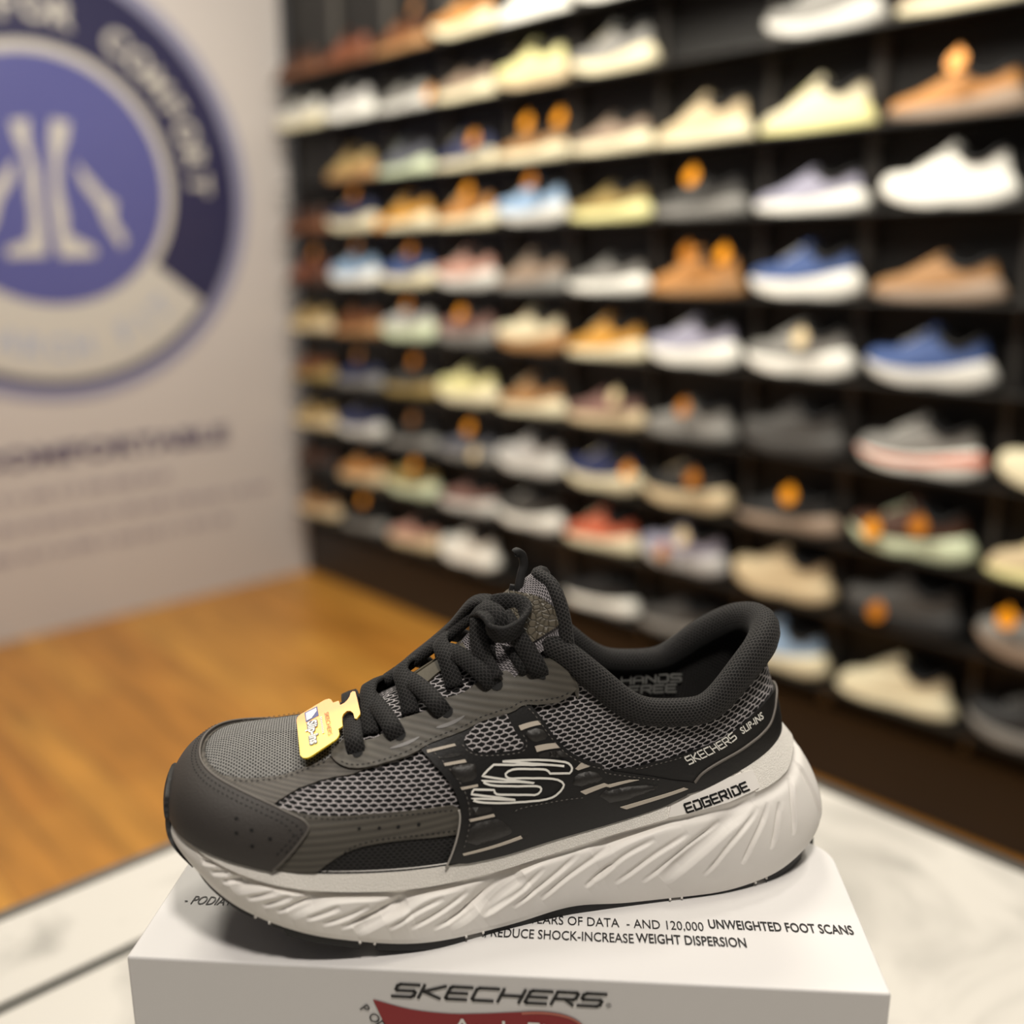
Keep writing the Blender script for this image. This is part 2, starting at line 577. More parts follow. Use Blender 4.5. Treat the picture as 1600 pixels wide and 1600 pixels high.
def sole(p,v):
    """side wall of the midsole, v 0 bottom edge .. 1 seam"""
    p=np.asarray(p,float); v=np.asarray(v,float); p,v=np.broadcast_arrays(p,v)
    sg=np.where(p<0,1.,-1.); q=np.abs(p)
    bx,by,bz,kx,ky,kz=[g(q) for g in SF]
    fx,fy,fz=[g(q) for g in UF[:3]]
    u=1-v
    # quadratic through the bulge point K at v=.5
    cx,cy,cz=[2*k-.5*(a+b) for k,a,b in ((kx,bx,fx),(ky,by,fy),(kz,bz,fz))]
    x=u*u*bx+2*u*v*cx+v*v*fx; y=u*u*by+2*u*v*cy+v*v*fy; z=u*u*bz+2*u*v*cz+v*v*fz
    return np.stack([x,sg*y,z],-1)
# ---------------------------------------------------------------- the room
KX, KY = -.911, 4.18                     # the corner where the printed wall meets the shoe wall
A_L = math.atan2(.6858, .7278)           # printed wall: local x runs to the corner, y into the wall
A_R = math.atan2(-.7278, .6858)          # shoe wall: local x runs away from the corner, y into the wall
floor_m = wood_floor('oiled_wood_floor', A_R)
MB().box(-6, 5, -2, 7.5, -.1, 0).build('floor', floor_m, kind='structure')
o = MB().box(-4.2, .0, 0, .1, 0, 3.1).build('wall_left', mat('printed_vinyl_wall', (196, 190, 188), .32, .03, 3.), loc=(KX, KY, 0), rotz=A_L, kind='structure')
o = MB().box(-.1, 5.2, .22, .32, 0, 3.1).build('wall_back', mat('dark_wall', (30, 28, 27), .7), loc=(KX, KY, 0), rotz=A_R, kind='structure')
# emblem printed on the wall
em = thing('wall_emblem', 'large round blue and white foot emblem on the beige wall', 'emblem', (KX, KY, 0), A_L)
def wp(name, pts_list, m, off, parent=em):
    mb = MB()
    for pts in pts_list:
        P = [Vector((x, 0, z)) for x, z in pts]
        mb.add([(x, -off, z) for x, z in pts], [tuple(t) for t in geometry.tessellate_polygon([P])])
    # faces must look into the room (-y)
    V, F = mb.V, []
    for f_ in mb.F:
        a, b, c = (np.array(V[i]) for i in f_[:3])
        F.append(f_ if np.cross(b - a, c - a)[1] < 0 else f_[::-1])
    n = len(V)
    return mesh(name, V, F, m, parent, smooth=False)
CX_, CZ_ = -.94, 1.6
def ring(r0, r1, a0=0, a1=360, n=96):
    A = [math.radians(a0 + (a1 - a0) * i / n) for i in range(n + 1)]
    out = []
    for a, b in zip(A[:-1], A[1:]):
        out.append([(CX_ + r0 * math.cos(a), CZ_ + r0 * math.sin(a)), (CX_ + r1 * math.cos(a), CZ_ + r1 * math.sin(a)),
                    (CX_ + r1 * math.cos(b), CZ_ + r1 * math.sin(b)), (CX_ + r0 * math.cos(b), CZ_ + r0 * math.sin(b))])
    return out
blue_m = mat('emblem_blue', (86, 88, 146), .3, .05, 4.)
navy_m = mat('emblem_navy', (46, 45, 76), .3, .06, 4.)
cream_m = mat('emblem_white', (194, 190, 184), .35)
MBd = MB()
def disc_solid(name, r, y0, y1, m):
    n = 96
    C2 = [(CX_ + r * math.cos(2 * math.pi * k / n), CZ_ + r * math.sin(2 * math.pi * k / n)) for k in range(n)]
    V = [(x, y0, z) for x, z in C2] + [(x, y1, z) for x, z in C2]
    F = [tuple(range(n, 2 * n)), tuple(range(n))[::-1]] + [(i, (i + 1) % n, n + (i + 1) % n, n + i)[::-1] for i in range(n)]
    return mesh(name, V, F, m, em, smooth=False)
disc_solid('rim_disc', .752, 0, -.004, mat('emblem_pale_rim', (142, 142, 168), .35))
wp('outer_band', ring(.44, .70), navy_m, .0055)
wp('white_ring', ring(.405, .447), cream_m, .0065)
disc = [[(CX_ + .412 * math.cos(2 * math.pi * k / 80), CZ_ + .412 * math.sin(2 * math.pi * k / 80)) for k in range(80)]]
wp('inner_disc', disc, blue_m, .0075)
wp('ribbon', ring(.435, .675, -38, -142, 48), cream_m, .0085)
FEET = [
 [(-1.041, 1.788), (-.983, 1.799), (-.987, 1.719), (-.968, 1.628), (-.973, 1.534), (-.97, 1.44), (-.972, 1.355), (-1.099, 1.349), (-1.101, 1.378), (-1.023, 1.409), (-1.008, 1.486), (-1.012, 1.579), (-1.004, 1.672), (-1.031, 1.727)],
 [(-.907, 1.806), (-.848, 1.80), (-.861, 1.741), (-.891, 1.68), (-.902, 1.585), (-.888, 1.49), (-.895, 1.429), (-.80, 1.381), (-.806, 1.354), (-.928, 1.349), (-.935, 1.428), (-.937, 1.536), (-.923, 1.666), (-.92, 1.747)],
 [(-.844, 1.671), (-.811, 1.637), (-.749, 1.562), (-.712, 1.545), (-.725, 1.482), (-.686, 1.414), (-.709, 1.382), (-.759, 1.469), (-.778, 1.53), (-.827, 1.60)]]
FEET.append([(2 * CX_ - x, z) for x, z in FEET[2]][::-1])
for F_ in FEET[:2]:
    wp('leg_icon', [F_], cream_m, .009)
for F_ in FEET[2:]:
    wp('foot_icon', [F_], cream_m, .009)
def arc_text(name, text, r, size, a_mid, step, m, off, down=False):
    quads = []
    done = []
    n = len(text)
    for i, ch in enumerate(text):
        if ch == ' ':
            continue
        V, F = font_mesh(ch, size, bold=size * .035)
        x0, x1 = text_width(V)
        a = math.radians(a_mid + (i - (n - 1) / 2) * step * (1 if down else -1))
        c, s = (-math.sin(a), math.cos(a)) if down else (math.sin(a), -math.cos(a))
        for f_ in F:
            pts = []
            for k in f_:
                px, py = V[k][0] - (x0 + x1) / 2, V[k][1]
                rr = (r - py) if down else (r + py)
                pts.append((CX_ + rr * math.cos(a) + px * c, CZ_ + rr * math.sin(a) + px * s))
            quads.append(pts)
        done.append(quads)
        quads = []
    for q_ in done:
        wp(name, q_, m, off)
arc_text('ring_letter', 'FOR COMFORT', .512, .115, 50, 9.6, cream_m, .0092)
arc_text('ribbon_letter', 'ARCH FIT', .60, .11, -80, 8.5, mat('emblem_text_grey', (166, 172, 190), .4), .0092, True)
wl_ = thing('wall_lettering', 'dark printed comfort heading with lines of small text under the round emblem', 'lettering', (KX, KY, 0), A_L)
V, F = font_mesh('COMFORTABLE', .092, bold=.004, spacing=1.05)
x0, x1 = text_width(V)
W_ = .955
wp('heading', [[(-.343 - W_ + (V[k][0] - x0) / (x1 - x0) * W_, .628 + V[k][1]) for k in f_] for f_ in F], mat('heading_ink', (84, 76, 104), .35), .004, wl_)
ink = mat('small_text_ink', (138, 126, 142), .4)
def small_words(xa, xb, z, h):
    out, words = [], []
    x = xa
    while x < xb - .02:
        w = random.choice([.03, .05, .065, .08])
        w = min(w, xb - x)
        u = x
        while u < x + w - .006:
            hh = h * random.choice([.7, .7, 1.])
            out.append([(u, z), (u + .009, z), (u + .009, z + hh), (u, z + hh)])
            u += .0135
        words.append(out)
        out = []
        x += w + .02
    return words
for xa, xb, z in ((-1.36, -.60, .508), (-1.36, -.165, .40), (-1.36, -.357, .292)):
    for w_ in small_words(xa, xb, z, .03):
        wp('printed_word', w_, ink, .004, wl_)
# ---------------------------------------------------------------- the shoe wall
rack = thing('display_rack', 'tall dark wall rack of narrow shelves filled with shoes', 'display rack', (KX, KY, 0), A_R)
panel_m = mat('rack_dark_panel', (24, 22, 21), .55, .15, 6.)
plinth_m = mat('rack_plinth', (40, 34, 31), .5, .1, 5.)
post_m = mat('rack_upright_grey', (92, 88, 84), .45, metal=.2)
ROWZ = [2.006, 1.824, 1.623, 1.445, 1.251, 1.069, .875, .682, .503, .307]
SLOT = [.205, .53, .85, 1.165, 1.47, 1.78, 2.085, 2.40, 2.72, 3.035]
MB().box(0.004, 4.6, .03, .2, .2, 2.6).build('back_panel', panel_m, rack)
MB().box(0.004, 4.6, .0, .2, .004, .215).build('plinth', plinth_m, rack, bevel=.003)
for x in (.365, .69, 1.005, 1.315, 1.58, 1.90, 2.235, 2.515, 2.875, 3.2, 3.5):
    w = .026 if x in (2.515, 1.58) else .016
    MB().box(x - w / 2, x + w / 2, .005, .045, .215, 2.55).build('upright', post_m, rack, bevel=.002)
shelf_m = mat('rack_shelf_black', (24, 23, 22), .4)
for z in ROWZ:
    MB().box(.075, 4.4, -.095, .03, z - .009, z - .001).build('shelf', shelf_m, rack, bevel=.0015)
# ---------------------------------------------------------------- the shelf shoes
def lowshape(kind):
    """point warps for the simpler display shoes, on the same last as the big one"""
    bz = pch([r[1] for r in SO], [r[3] for r in SO])
    def warp(P):
        P = P.copy()
        x, y, z = P[..., 0], P[..., 1], P[..., 2]
        sp = bz(x)
        if kind == 'runner':
            return P
        if kind == 'flat':                                  # court shoe: flat thin sole
            z2 = z - .85 * sp
            z2 = np.where(z2 > .03, .022 + (z2 - .03) * 1.0, z2 * .73)
            return np.stack([x, y * .95, z2], -1)
        if kind == 'slip':                                  # low slip-on
            z2 = z - .7 * sp
            z2 = np.where(z2 > .035, .030 + (z2 - .035) * .80, z2 * .86)
            return np.stack([x, y * .97, z2], -1)
        if kind == 'chunky':
            z2 = z - .3 * sp
            z2 = np.where(z2 > .04, .047 + (z2 - .04) * .92, z2 * 1.17)
            return np.stack([x, y * 1.0, z2], -1)
    return warp
SHS = .298 / .325
def shelf_meshes(kind):
    wrp = lowshape(kind)
    def fin(P):
        Q = wrp(np.asarray(P, float)) * SHS
        Q[..., 0] -= .1625 * SHS
        return Q
    res = {}
    ps = np.concatenate([-np.linspace(1, 0, 37), np.linspace(0, 1, 37)[1:]])
    def mk(nm, Ps, flips):
        V, F = [], []
        for P, fl in zip(Ps, flips):
            n0 = len(V)
            n, m_ = P.shape[:2]
            V += [tuple(v) for v in P.reshape(-1, 3)]
            F += [tuple(i + n0 for i in q) for q in gridF(n, m_, fl)]
        me = bpy.data.meshes.new(nm)
        me.from_pydata(V, [], F)
        me.polygons.foreach_set('use_smooth', [True] * len(me.polygons))
        me.materials.append(mat('shelf_shoe_blank', (128, 128, 128)))
        return me
    pp, vv = np.meshgrid(ps, np.linspace(0, 1.0, 7), indexing='ij')
    side = sole(pp, vv)
    lip = sole(ps, 0 * ps + 1.)
    lip_in = lip * np.array([.97, .93, 1]) + np.array([.006, 0, 0])
    side = np.concatenate([side, lip_in[:, None, :]], 1)
    half = np.linspace(0, 1, 37)
    bot = np.stack([sole(half, 0 * half), sole(-half - 1e-9, 0 * half)], 1)
    stripe = sole(pp, .52 + .34 * vv)
    stripe[..., 1] *= 1.012
    stripe[..., 0] = (stripe[..., 0] - .16) * 1.006 + .16
    res['sole_stripe'] = mk('sole_stripe', [fin(stripe)], [True])
    res['sole'] = mk('sole', [fin(side), fin(bot)], [True, False])
    pp, ww = np.meshgrid(ps, np.linspace(0, 1, 11), indexing='ij')
    up = upper(pp, ww) * np.array([1, .965, 1])
    res['upper'] = mk('upper', [fin(up)], [True])
    # collar: padded rim and dark inside
    q = np.concatenate([np.linspace(.63, 1, 20), -np.linspace(1, .63, 20)[1:]])
    rim = upper(q, 0 * q + 1.)
    V, F, _ = sweep(fin(rim), circ(.0052, 6))
    me = bpy.data.meshes.new('collar')
    deep = rim * np.array([1, .86, 1])
    low = deep.copy()
    low[:, 2] = .06
    n0 = len(V)
    D3 = fin(np.stack([deep, low], 1)).reshape(-1, 3)
    n = len(q)
    F = list(F) + [tuple(n0 + i for i in f_) for f_ in gridF(n, 2, False)]
    F += [tuple(n0 + 2 * i + 1 for i in range(n))]
    me.from_pydata([tuple(v) for v in V] + [tuple(v) for v in D3], [], F)
    me.polygons.foreach_set('use_smooth', [True] * len(me.polygons))
    me.materials.append(mat('shelf_shoe_blank', (128, 128, 128)))
    res['collar'] = me
    # tongue and laces
    s = np.linspace(0, 1, 7)
    t = np.linspace(-1, 1, 9)
    ss, tt = np.meshgrid(s, t, indexing='ij')
    T0 = np.stack([.118 + .012 * tt ** 2, .022 * tt, .109 - .008 * tt ** 2], -1)
    hgt = .148 if kind != 'slip' else .142
    T1 = np.stack([.168 + .008 * tt ** 2, .022 * tt, hgt - .018 * tt ** 2], -1)
    P = T0 * (1 - ss[..., None]) + T1 * ss[..., None]
    B = P + np.array([.005, 0, -.003])
    res['tongue'] = mk('tongue', [fin(P), fin(B)], [True, False])
    if kind != 'slip':
        V, F = [], []
        for a in (.40, .45, .50, .55):
            w = np.linspace(.70, 1.30, 9)
            p_ = upper(a + 0 * w, w)
            p_[:, 2] += .004
            v, f_, _ = sweep(fin(p_), flat_sec(.008, .003), up=[(-.4, 0, 1)] * 9)
            F += [tuple(i + len(V) for i in x) for x in f_]
            V += list(v)
        me = bpy.data.meshes.new('laces')
        me.from_pydata([tuple(v) for v in V], [], F)
        me.materials.append(mat('shelf_shoe_blank', (128, 128, 128)))
        res['laces'] = me
    return res
SHM = {k: shelf_meshes(k) for k in ('runner', 'flat', 'slip', 'chunky')}
RGB = {'white': (236, 234, 226), 'cream': (226, 216, 184), 'brown': (112, 66, 34), 'dark brown': (70, 40, 24), 'tan': (164, 122, 78), 'orange tan': (192, 134, 72),
       'rust': (120, 66, 42), 'grey': (128, 126, 122), 'dark grey': (66, 64, 62), 'black': (30, 30, 31), 'taupe': (150, 130, 112), 'beige': (206, 186, 150),
       'olive': (150, 128, 74), 'khaki': (170, 144, 92), 'navy': (40, 48, 88), 'blue': (62, 86, 140), 'light blue': (150, 180, 214), 'golden': (206, 150, 62),
       'mauve': (134, 100, 92), 'lavender': (156, 154, 174), 'pink': (196, 150, 134), 'coral': (206, 108, 78), 'pale yellow': (228, 222, 160), 'yellow': (232, 222, 90),
       'pale green': (206, 216, 184), 'silver': (184, 182, 180), 'white grey': (204, 202, 196), 'slate': (90, 92, 104), 'orange': (226, 110, 60), 'red': (176, 48, 40)}
_n = {'n': 0}
def shoe_mat(c):
    return mat('shoe_' + c.replace(' ', '_'), RGB[c], .62, .10, 90.)
def place_shoe(row, slot, kind, up, so, extra, label, lace=None, col='black', tongue=None):
    x = SLOT[slot]
    t = thing('display_shoe', label, 'shoe', group='shoes on the wall rack')
    t.parent = None
    ca, sa = math.cos(A_R), math.sin(A_R)
    y = -.040
    dx = extra.get('dx', 0)
    t.location = (KX + (x + dx) * ca - y * sa, KY + (x + dx) * sa + y * ca, ROWZ[row] - .0004)
    t.rotation_euler = (0, 0, A_R + extra.get('turn', 0))
    for part, me in SHM[kind].items():
        if part == 'sole_stripe' and 'mid' not in extra:
            continue
        o = bpy.data.objects.new(part, me)
        COL.objects.link(o)
        o.parent = t
        c = {'sole_stripe': extra.get('mid'), 'sole': so, 'upper': up, 'collar': col, 'tongue': tongue or up, 'laces': lace or so}[part]
        o.material_slots[0].link = 'OBJECT'
        o.material_slots[0].material = shoe_mat(c)
    return t
tag_me = None
def place_tag(x, z, c, label, y=-.105, r=.021):
    global tag_me
    ca, sa = math.cos(A_R), math.sin(A_R)
    if tag_me is None:
        mb = MB()
        n = 24
        mb.prism([(r * math.cos(2 * math.pi * k / n), r * math.sin(2 * math.pi * k / n)) for k in range(n)], -.0012, .0012)  # round and oversized: the shape stands in for blurred highlights on small tags
        mb.box(-.003, .003, r * .9, r * 1.35, -.0009, .0009)
        tag_me = bpy.data.meshes.new('price_tag')
        tag_me.from_pydata(mb.V, [], mb.F)
        tag_me.materials.append(mat('tag_orange', (244, 158, 22), .3))
    o = bpy.data.objects.new('price_tag', tag_me)
    COL.objects.link(o)
    o.location = (KX + x * ca - y * sa, KY + x * sa + y * ca, z)
    o.rotation_euler = (math.radians(72), 0, A_R - .12)
    o.material_slots[0].link = 'OBJECT'
    o.material_slots[0].material = {'o': mat('tag_orange', (248, 160, 18), .3), 'd': mat('tag_amber', (190, 116, 20), .35), 'b': mat('tag_brown', (150, 100, 50), .4), 'c': mat('tag_cream', (236, 214, 170), .4)}[c]
    tag(o, label, 'price tag', 'round tags on the display shoes')
ORD = ['first', 'second', 'third', 'fourth', 'fifth', 'sixth', 'seventh', 'eighth', 'ninth', 'tenth']
ROWN = ['top', 'second', 'third', 'fourth', 'fifth', 'sixth', 'seventh', 'eighth', 'ninth', 'bottom']
# row: (slot, kind, upper, sole, {extra})
SHOES = [
 [(0, 'flat', 'dark brown', 'brown', {}), (1, 'flat', 'rust', 'brown', {}), (2, 'flat', 'brown', 'tan', {}), (3, 'runner', 'orange tan', 'cream', {}), (4, 'flat', 'white', 'white', {}), (5, 'runner', 'cream', 'white', {})],
 [(0, 'runner', 'white grey', 'cream', {}), (1, 'runner', 'silver', 'white', {}), (2, 'slip', 'grey', 'white grey', {}), (3, 'slip', 'taupe', 'cream', {}), (4, 'runner', 'pale yellow', 'beige', {}), (5, 'runner', 'grey', 'cream', {}), (7, 'runner', 'grey', 'white grey', {}), (8, 'slip', 'taupe', 'cream', {})],
 [(1, 'flat', 'khaki', 'tan', {}), (2, 'flat', 'slate', 'pale green', {}), (3, 'flat', 'navy', 'cream', {}), (4, 'slip', 'tan', 'cream', {}), (5, 'slip', 'taupe', 'cream', {}), (6, 'flat', 'beige', 'cream', {}), (7, 'flat', 'cream', 'pale yellow', {}), (8, 'slip', 'orange tan', 'taupe', {})],
 [(0, 'flat', 'dark brown', 'brown', {}), (1, 'runner', 'navy', 'cream', {}), (2, 'flat', 'golden', 'cream', {}), (3, 'flat', 'orange tan', 'cream', {}), (4, 'runner', 'light blue', 'white grey', {}), (5, 'slip', 'olive', 'pale yellow', {}), (6, 'slip', 'dark grey', 'grey', {}), (7, 'slip', 'lavender', 'white', {}), (8, 'runner', 'white', 'white', {})],
 [(0, 'flat', 'rust', 'dark brown', {}), (1, 'runner', 'light blue', 'white', {}), (2, 'runner', 'blue', 'cream', {}), (3, 'runner', 'pink', 'white grey', {}), (4, 'flat', 'taupe', 'grey', {}), (5, 'slip', 'grey', 'white', {}), (6, 'flat', 'orange tan', 'tan', {}), (7, 'chunky', 'blue', 'white', {}), (8, 'slip', 'tan', 'taupe', {})],
 [(0, 'flat', 'khaki', 'beige', {}), (1, 'flat', 'brown', 'tan', {}), (2, 'chunky', 'silver', 'pale green', {}), (3, 'runner', 'mauve', 'grey', {}), (4, 'runner', 'cream', 'tan', {}), (5, 'flat', 'golden', 'cream', {}), (6, 'chunky', 'lavender', 'white', {}), (7, 'chunky', 'grey', 'white', {}), (8, 'runner', 'blue', 'white grey', {})],
 [(0, 'flat', 'brown', 'olive', {}), (1, 'slip', 'navy', 'grey', {}), (2, 'slip', 'dark grey', 'olive', {}), (3, 'runner', 'pale yellow', 'cream', {}), (4, 'flat', 'tan', 'cream', {}), (5, 'slip', 'mauve', 'beige', {}), (6, 'slip', 'grey', 'grey', {}), (7, 'runner', 'dark grey', 'dark grey', {}), (8, 'chunky', 'grey', 'white', {'mid': 'coral'}), (9, 'runner', 'cream', 'cream', {})],
 [(0, 'flat', 'khaki', 'beige', {}), (1, 'runner', 'navy', 'white grey', {}), (2, 'slip', 'black', 'grey', {}), (3, 'slip', 'slate', 'grey', {}), (4, 'runner', 'silver', 'white grey', {}), (5, 'runner', 'navy', 'cream', {}), (6, 'chunky', 'black', 'beige', {}), (7, 'slip', 'black', 'taupe', {}), (8, 'runner', 'dark brown', 'pale green', {}), (9, 'flat', 'beige', 'pale yellow', {})],
 [(0, 'slip', 'dark brown', 'black', {}), (1, 'flat', 'orange tan', 'beige', {}), (2, 'runner', 'olive', 'pale green', {}), (3, 'slip', 'mauve', 'white grey', {}), (4, 'runner', 'dark grey', 'white', {}), (5, 'flat', 'coral', 'cream', {}), (6, 'runner', 'lavender', 'silver', {}), (7, 'runner', 'beige', 'beige', {}), (8, 'runner', 'dark grey', 'black', {}), (9, 'runner', 'grey', 'taupe', {})],
 [(0, 'slip', 'tan', 'beige', {}), (1, 'slip', 'black', 'grey', {}), (2, 'slip', 'pink', 'beige', {}), (3, 'runner', 'white', 'white', {}), (5, 'slip', 'black', 'white', {}), (6, 'slip', 'dark grey', 'grey', {}), (7, 'runner', 'light blue', 'cream', {}), (8, 'flat', 'cream', 'cream', {}), (9, 'runner', 'black', 'grey', {})],
]
for r, row in enumerate(SHOES):
    for slot, kind, up_, so_, ex in row:
        style = {'runner': 'running shoe', 'flat': 'low sneaker', 'slip': 'slip-on', 'chunky': 'thick-soled runner'}[kind]
        lab = f'{up_} {style} with {so_} sole, {ORD[slot]} from the printed wall, {ROWN[r]} shelf'
        place_shoe(r, slot, kind, up_, so_, ex, lab)
TAGS = [(0, .99, 2.115, 'b', 2), (1, 1.055, 1.852, 'o', 3), (2, 1.266, 1.697, 'o', 3), (2, 1.50, 1.722, 'o', 4), (2, 1.632, 1.722, 'o', 4), (2, 2.735, 1.722, 'o', 8),
        (3, .615, 1.566, 'd', 1), (3, .76, 1.463, 'o', 2), (3, 1.235, 1.547, 'o', 3), (3, 1.515, 1.56, 'd', 4), (3, 2.095, 1.54, 'o', 6),
        (4, .335, 1.368, 'd', 0), (4, .62, 1.389, 'b', 1), (4, .935, 1.37, 'd', 2), (4, 2.09, 1.355, 'd', 6), (4, 2.20, 1.35, 'o', 6),
        (5, .91, 1.19, 'd', 2), (5, 1.195, 1.171, 'o', 3), (5, 2.43, 1.158, 'c', 7),
        (6, .605, .998, 'b', 1), (6, .94, 1.0, 'd', 2), (6, 1.86, .963, 'c', 5), (6, 2.10, .957, 'd', 6),
        (7, .925, .795, 'b', 2), (7, 1.23, .80, 'o', 3), (7, 1.255, .716, 'c', 3), (7, 1.915, .757, 'o', 5), (7, 2.14, .772, 'd', 6), (7, 2.43, .777, 'o', 7), (7, 2.65, .735, 'o', 8), (7, 2.757, .763, 'd', 8),
        (8, .925, .63, 'o', 2), (8, 2.05, .553, 'd', 6), (8, 2.115, .604, 'c', 6), (8, 2.68, .542, 'd', 8), (9, .60, .442, 'o', 1), (8, 2.965, .60, 'o', 9)]
seen = {}
for r, x, z, c, slot in TAGS:
    up_ = [s for s in SHOES[r] if s[0] == slot][0][2]
    k = seen.get((r, slot), 0)
    seen[(r, slot)] = k + 1
    col = {'o': 'orange', 'd': 'amber', 'b': 'brown', 'c': 'cream'}[c]
    two = [t for t in TAGS if t[0] == r and t[4] == slot]
    pos = '' if len(two) == 1 else (' toe' if k == 0 else ' heel')
    place_tag(x, z, c, f'{col} tag on{pos} {"of " if pos else ""}{up_} shoe, {ORD[slot]} from printed wall, {ROWN[r]} shelf')
# ---------------------------------------------------------------- the big sneaker on the box
YAW = math.radians(11.3)
ZB = 1.038                                             # top of the box
SX, SY = -.0555 - .1025 * math.cos(YAW), .420 - .1025 * math.sin(YAW)
shoe = thing('sneaker', 'large grey and black laced sneaker with white sole standing on the white shoe box', 'sneaker', (SX, SY, ZB), YAW)
def nrm(surf, p, w):
    e = 1e-4
    P = surf(p, w)
    n = np.cross(surf(p + e, w) - P, surf(p, w + e) - P)
    n /= np.linalg.norm(n, axis=-1, keepdims=True) + 1e-15
    ctr = np.stack([np.clip(P[..., 0], .06, .27), 0 * P[..., 1], 0 * P[..., 2] + .03], -1)
    sg = np.sign(((P - ctr) * n).sum(-1, keepdims=True))
    return P, n * np.where(sg == 0, 1, sg)
def on(surf, p, w, off):
    P, n = nrm(surf, np.asarray(p, float), np.asarray(w, float))
    return P + n * off
def side_of(mirror):
    """mirror a (p, w) pattern to the far side of the shoe"""
    return (lambda s: (lambda p, w: s(-np.asarray(p, float) - 1e-9, w))) if mirror else (lambda s: s)
def chaikin(P, k, closed=True):
    P = [tuple(p) for p in P]
    for _ in range(k):
        out = []
        n = len(P)
        for i in range(n if closed else n - 1):
            a, b = P[i], P[(i + 1) % n]
            out += [(.75 * a[0] + .25 * b[0], .75 * a[1] + .25 * b[1]), (.25 * a[0] + .75 * b[0], .25 * a[1] + .75 * b[1])]
        P = out if closed else [P[0]] + out + [P[-1]]
    return P
def dens(P, step, closed=True):
    out = []
    n = len(P)
    for i in range(n if closed else n - 1):
        a, b = np.array(P[i]), np.array(P[(i + 1) % n])
        k = max(1, int(math.ceil(np.hypot(*((b - a) * (1, .22))) / step)))
        out += [tuple(a + (b - a) * j / k) for j in range(k)]
    if not closed:
        out.append(tuple(P[-1]))
    return out
def inside(x, y, P):
    c = False
    j = len(P) - 1
    for i in range(len(P)):
        if (P[i][1] > y) != (P[j][1] > y) and x < (P[j][0] - P[i][0]) * (y - P[i][1]) / (P[j][1] - P[i][1]) + P[i][0]:
            c = not c
        j = i
    return c
def patch_data(poly, surf, off=.0009, thick=.0014, smooth=1, step=.006, dome=0.):
    """a panel lying on the surface: polygon in (p, w), lifted off it, with an edge all round"""
    if smooth:
        poly = chaikin(poly, smooth)
    B = dens(poly, step)
    K = .22
    pts = [Vector((a, b * K)) for a, b in B]
    n = len(pts)
    xs = [q[0] for q in B]
    ys = [q[1] for q in B]
    inner = []
    gx = np.arange(min(xs), max(xs), step)
    gy = np.arange(min(ys), max(ys), step / K)
    bx = np.array(B)
    for i, x in enumerate(gx):
        for y in gy:
            y2 = y + (step / K / 2 if i % 2 else 0)
            if inside(x, y2, B) and np.min(np.hypot(bx[:, 0] - x, (bx[:, 1] - y2) * K)) > step * .55:
                inner.append(Vector((x, y2 * K)))
    vs, es, fs, *_ = geometry.delaunay_2d_cdt(pts + inner, [(i, (i + 1) % n) for i in range(n)], [], 1, 1e-6)
    A = np.array([(v.x, v.y / K) for v in vs])
    P, N = nrm(surf, A[:, 0], A[:, 1])
    lift = off
    if dome:
        dd = np.array([np.min(np.hypot(bx[:, 0] - a, (bx[:, 1] - b) * K)) for a, b in A])
        lift = (off + dome * np.clip(dd / (max(dd.max(), 1e-6) * .6), 0, 1) ** .5)[:, None]
    V = P + N * lift
    F = [tuple(f_) for f_ in fs if len(f_) >= 3]
    # orient outward
    G = []
    for f_ in F:
        a, b, c = V[f_[0]], V[f_[1]], V[f_[2]]
        G.append(f_ if np.cross(b - a, c - a) @ N[f_[0]] > 0 else f_[::-1])
    cnt = {}
    for f_ in G:
        for i in range(len(f_)):
            e = (f_[i], f_[(i + 1) % len(f_)])
            cnt[e] = 1
    rimE = [e for e in cnt if (e[1], e[0]) not in cnt]
    low = {}
    VL = [tuple(v) for v in V]
    for a, b in rimE:
        for k in (a, b):
            if k not in low:
                low[k] = len(VL)
                lk = off if not dome else off
                VL.append(tuple(P[k] + N[k] * (lk - thick)))
        G.append((b, a, low[a], low[b]))
    # uv: length along the shoe, height up the wall (metres)
    arc = np.linalg.norm(surf(A[:, 0], np.clip(A[:, 1], 0, 1)) - surf(A[:, 0], 0 * A[:, 1]), axis=1) + np.clip(A[:, 1] - 1, 0, 1) * .06
    UV = np.stack([P[:, 0], arc], -1)
    UV = np.vstack([UV] + [UV[k:k + 1] for k in low])
    return VL, G, UV
def patch(name, poly, m, surf=None, parent=None, mirror=False, **k):
    surf = side_of(mirror)(surf or upper)
    V, F, UV = patch_data(poly, surf, **k)
    me_o = mesh(name, V, F, m, parent or shoe, uv=UV, smooth=True)
    md = me_o.modifiers.new('edge', 'EDGE_SPLIT')
    md.split_angle = math.radians(50)
    return me_o
def line3(pts, surf, off, n=6):
    A = cat(pts, n)
    return on(surf, A[:, 0], A[:, 1], off), nrm(surf, A[:, 0], A[:, 1])[1]
def flat_line_data(pts, surf, width, off, smooth=True, closed=False, n=6):
    A = cat(pts, n) if smooth else np.array(dens(pts, .004, closed))
    P, N = nrm(surf, A[:, 0], A[:, 1])
    P = P + N * off
    T = np.gradient(P, axis=0)
    T /= np.linalg.norm(T, axis=1)[:, None] + 1e-12
    Lt = np.cross(N, T)
    V = list(P - Lt * width / 2) + list(P + Lt * width / 2)
    m_ = len(P)
    F = [(i, i + 1, m_ + i + 1, m_ + i) for i in range(m_ - 1)]
    G = []
    for f_ in F:
        a, b, c = V[f_[0]], V[f_[1]], V[f_[2]]
        G.append(f_ if np.cross(b - a, c - a) @ N[f_[0] % m_] > 0 else f_[::-1])
    return V, G
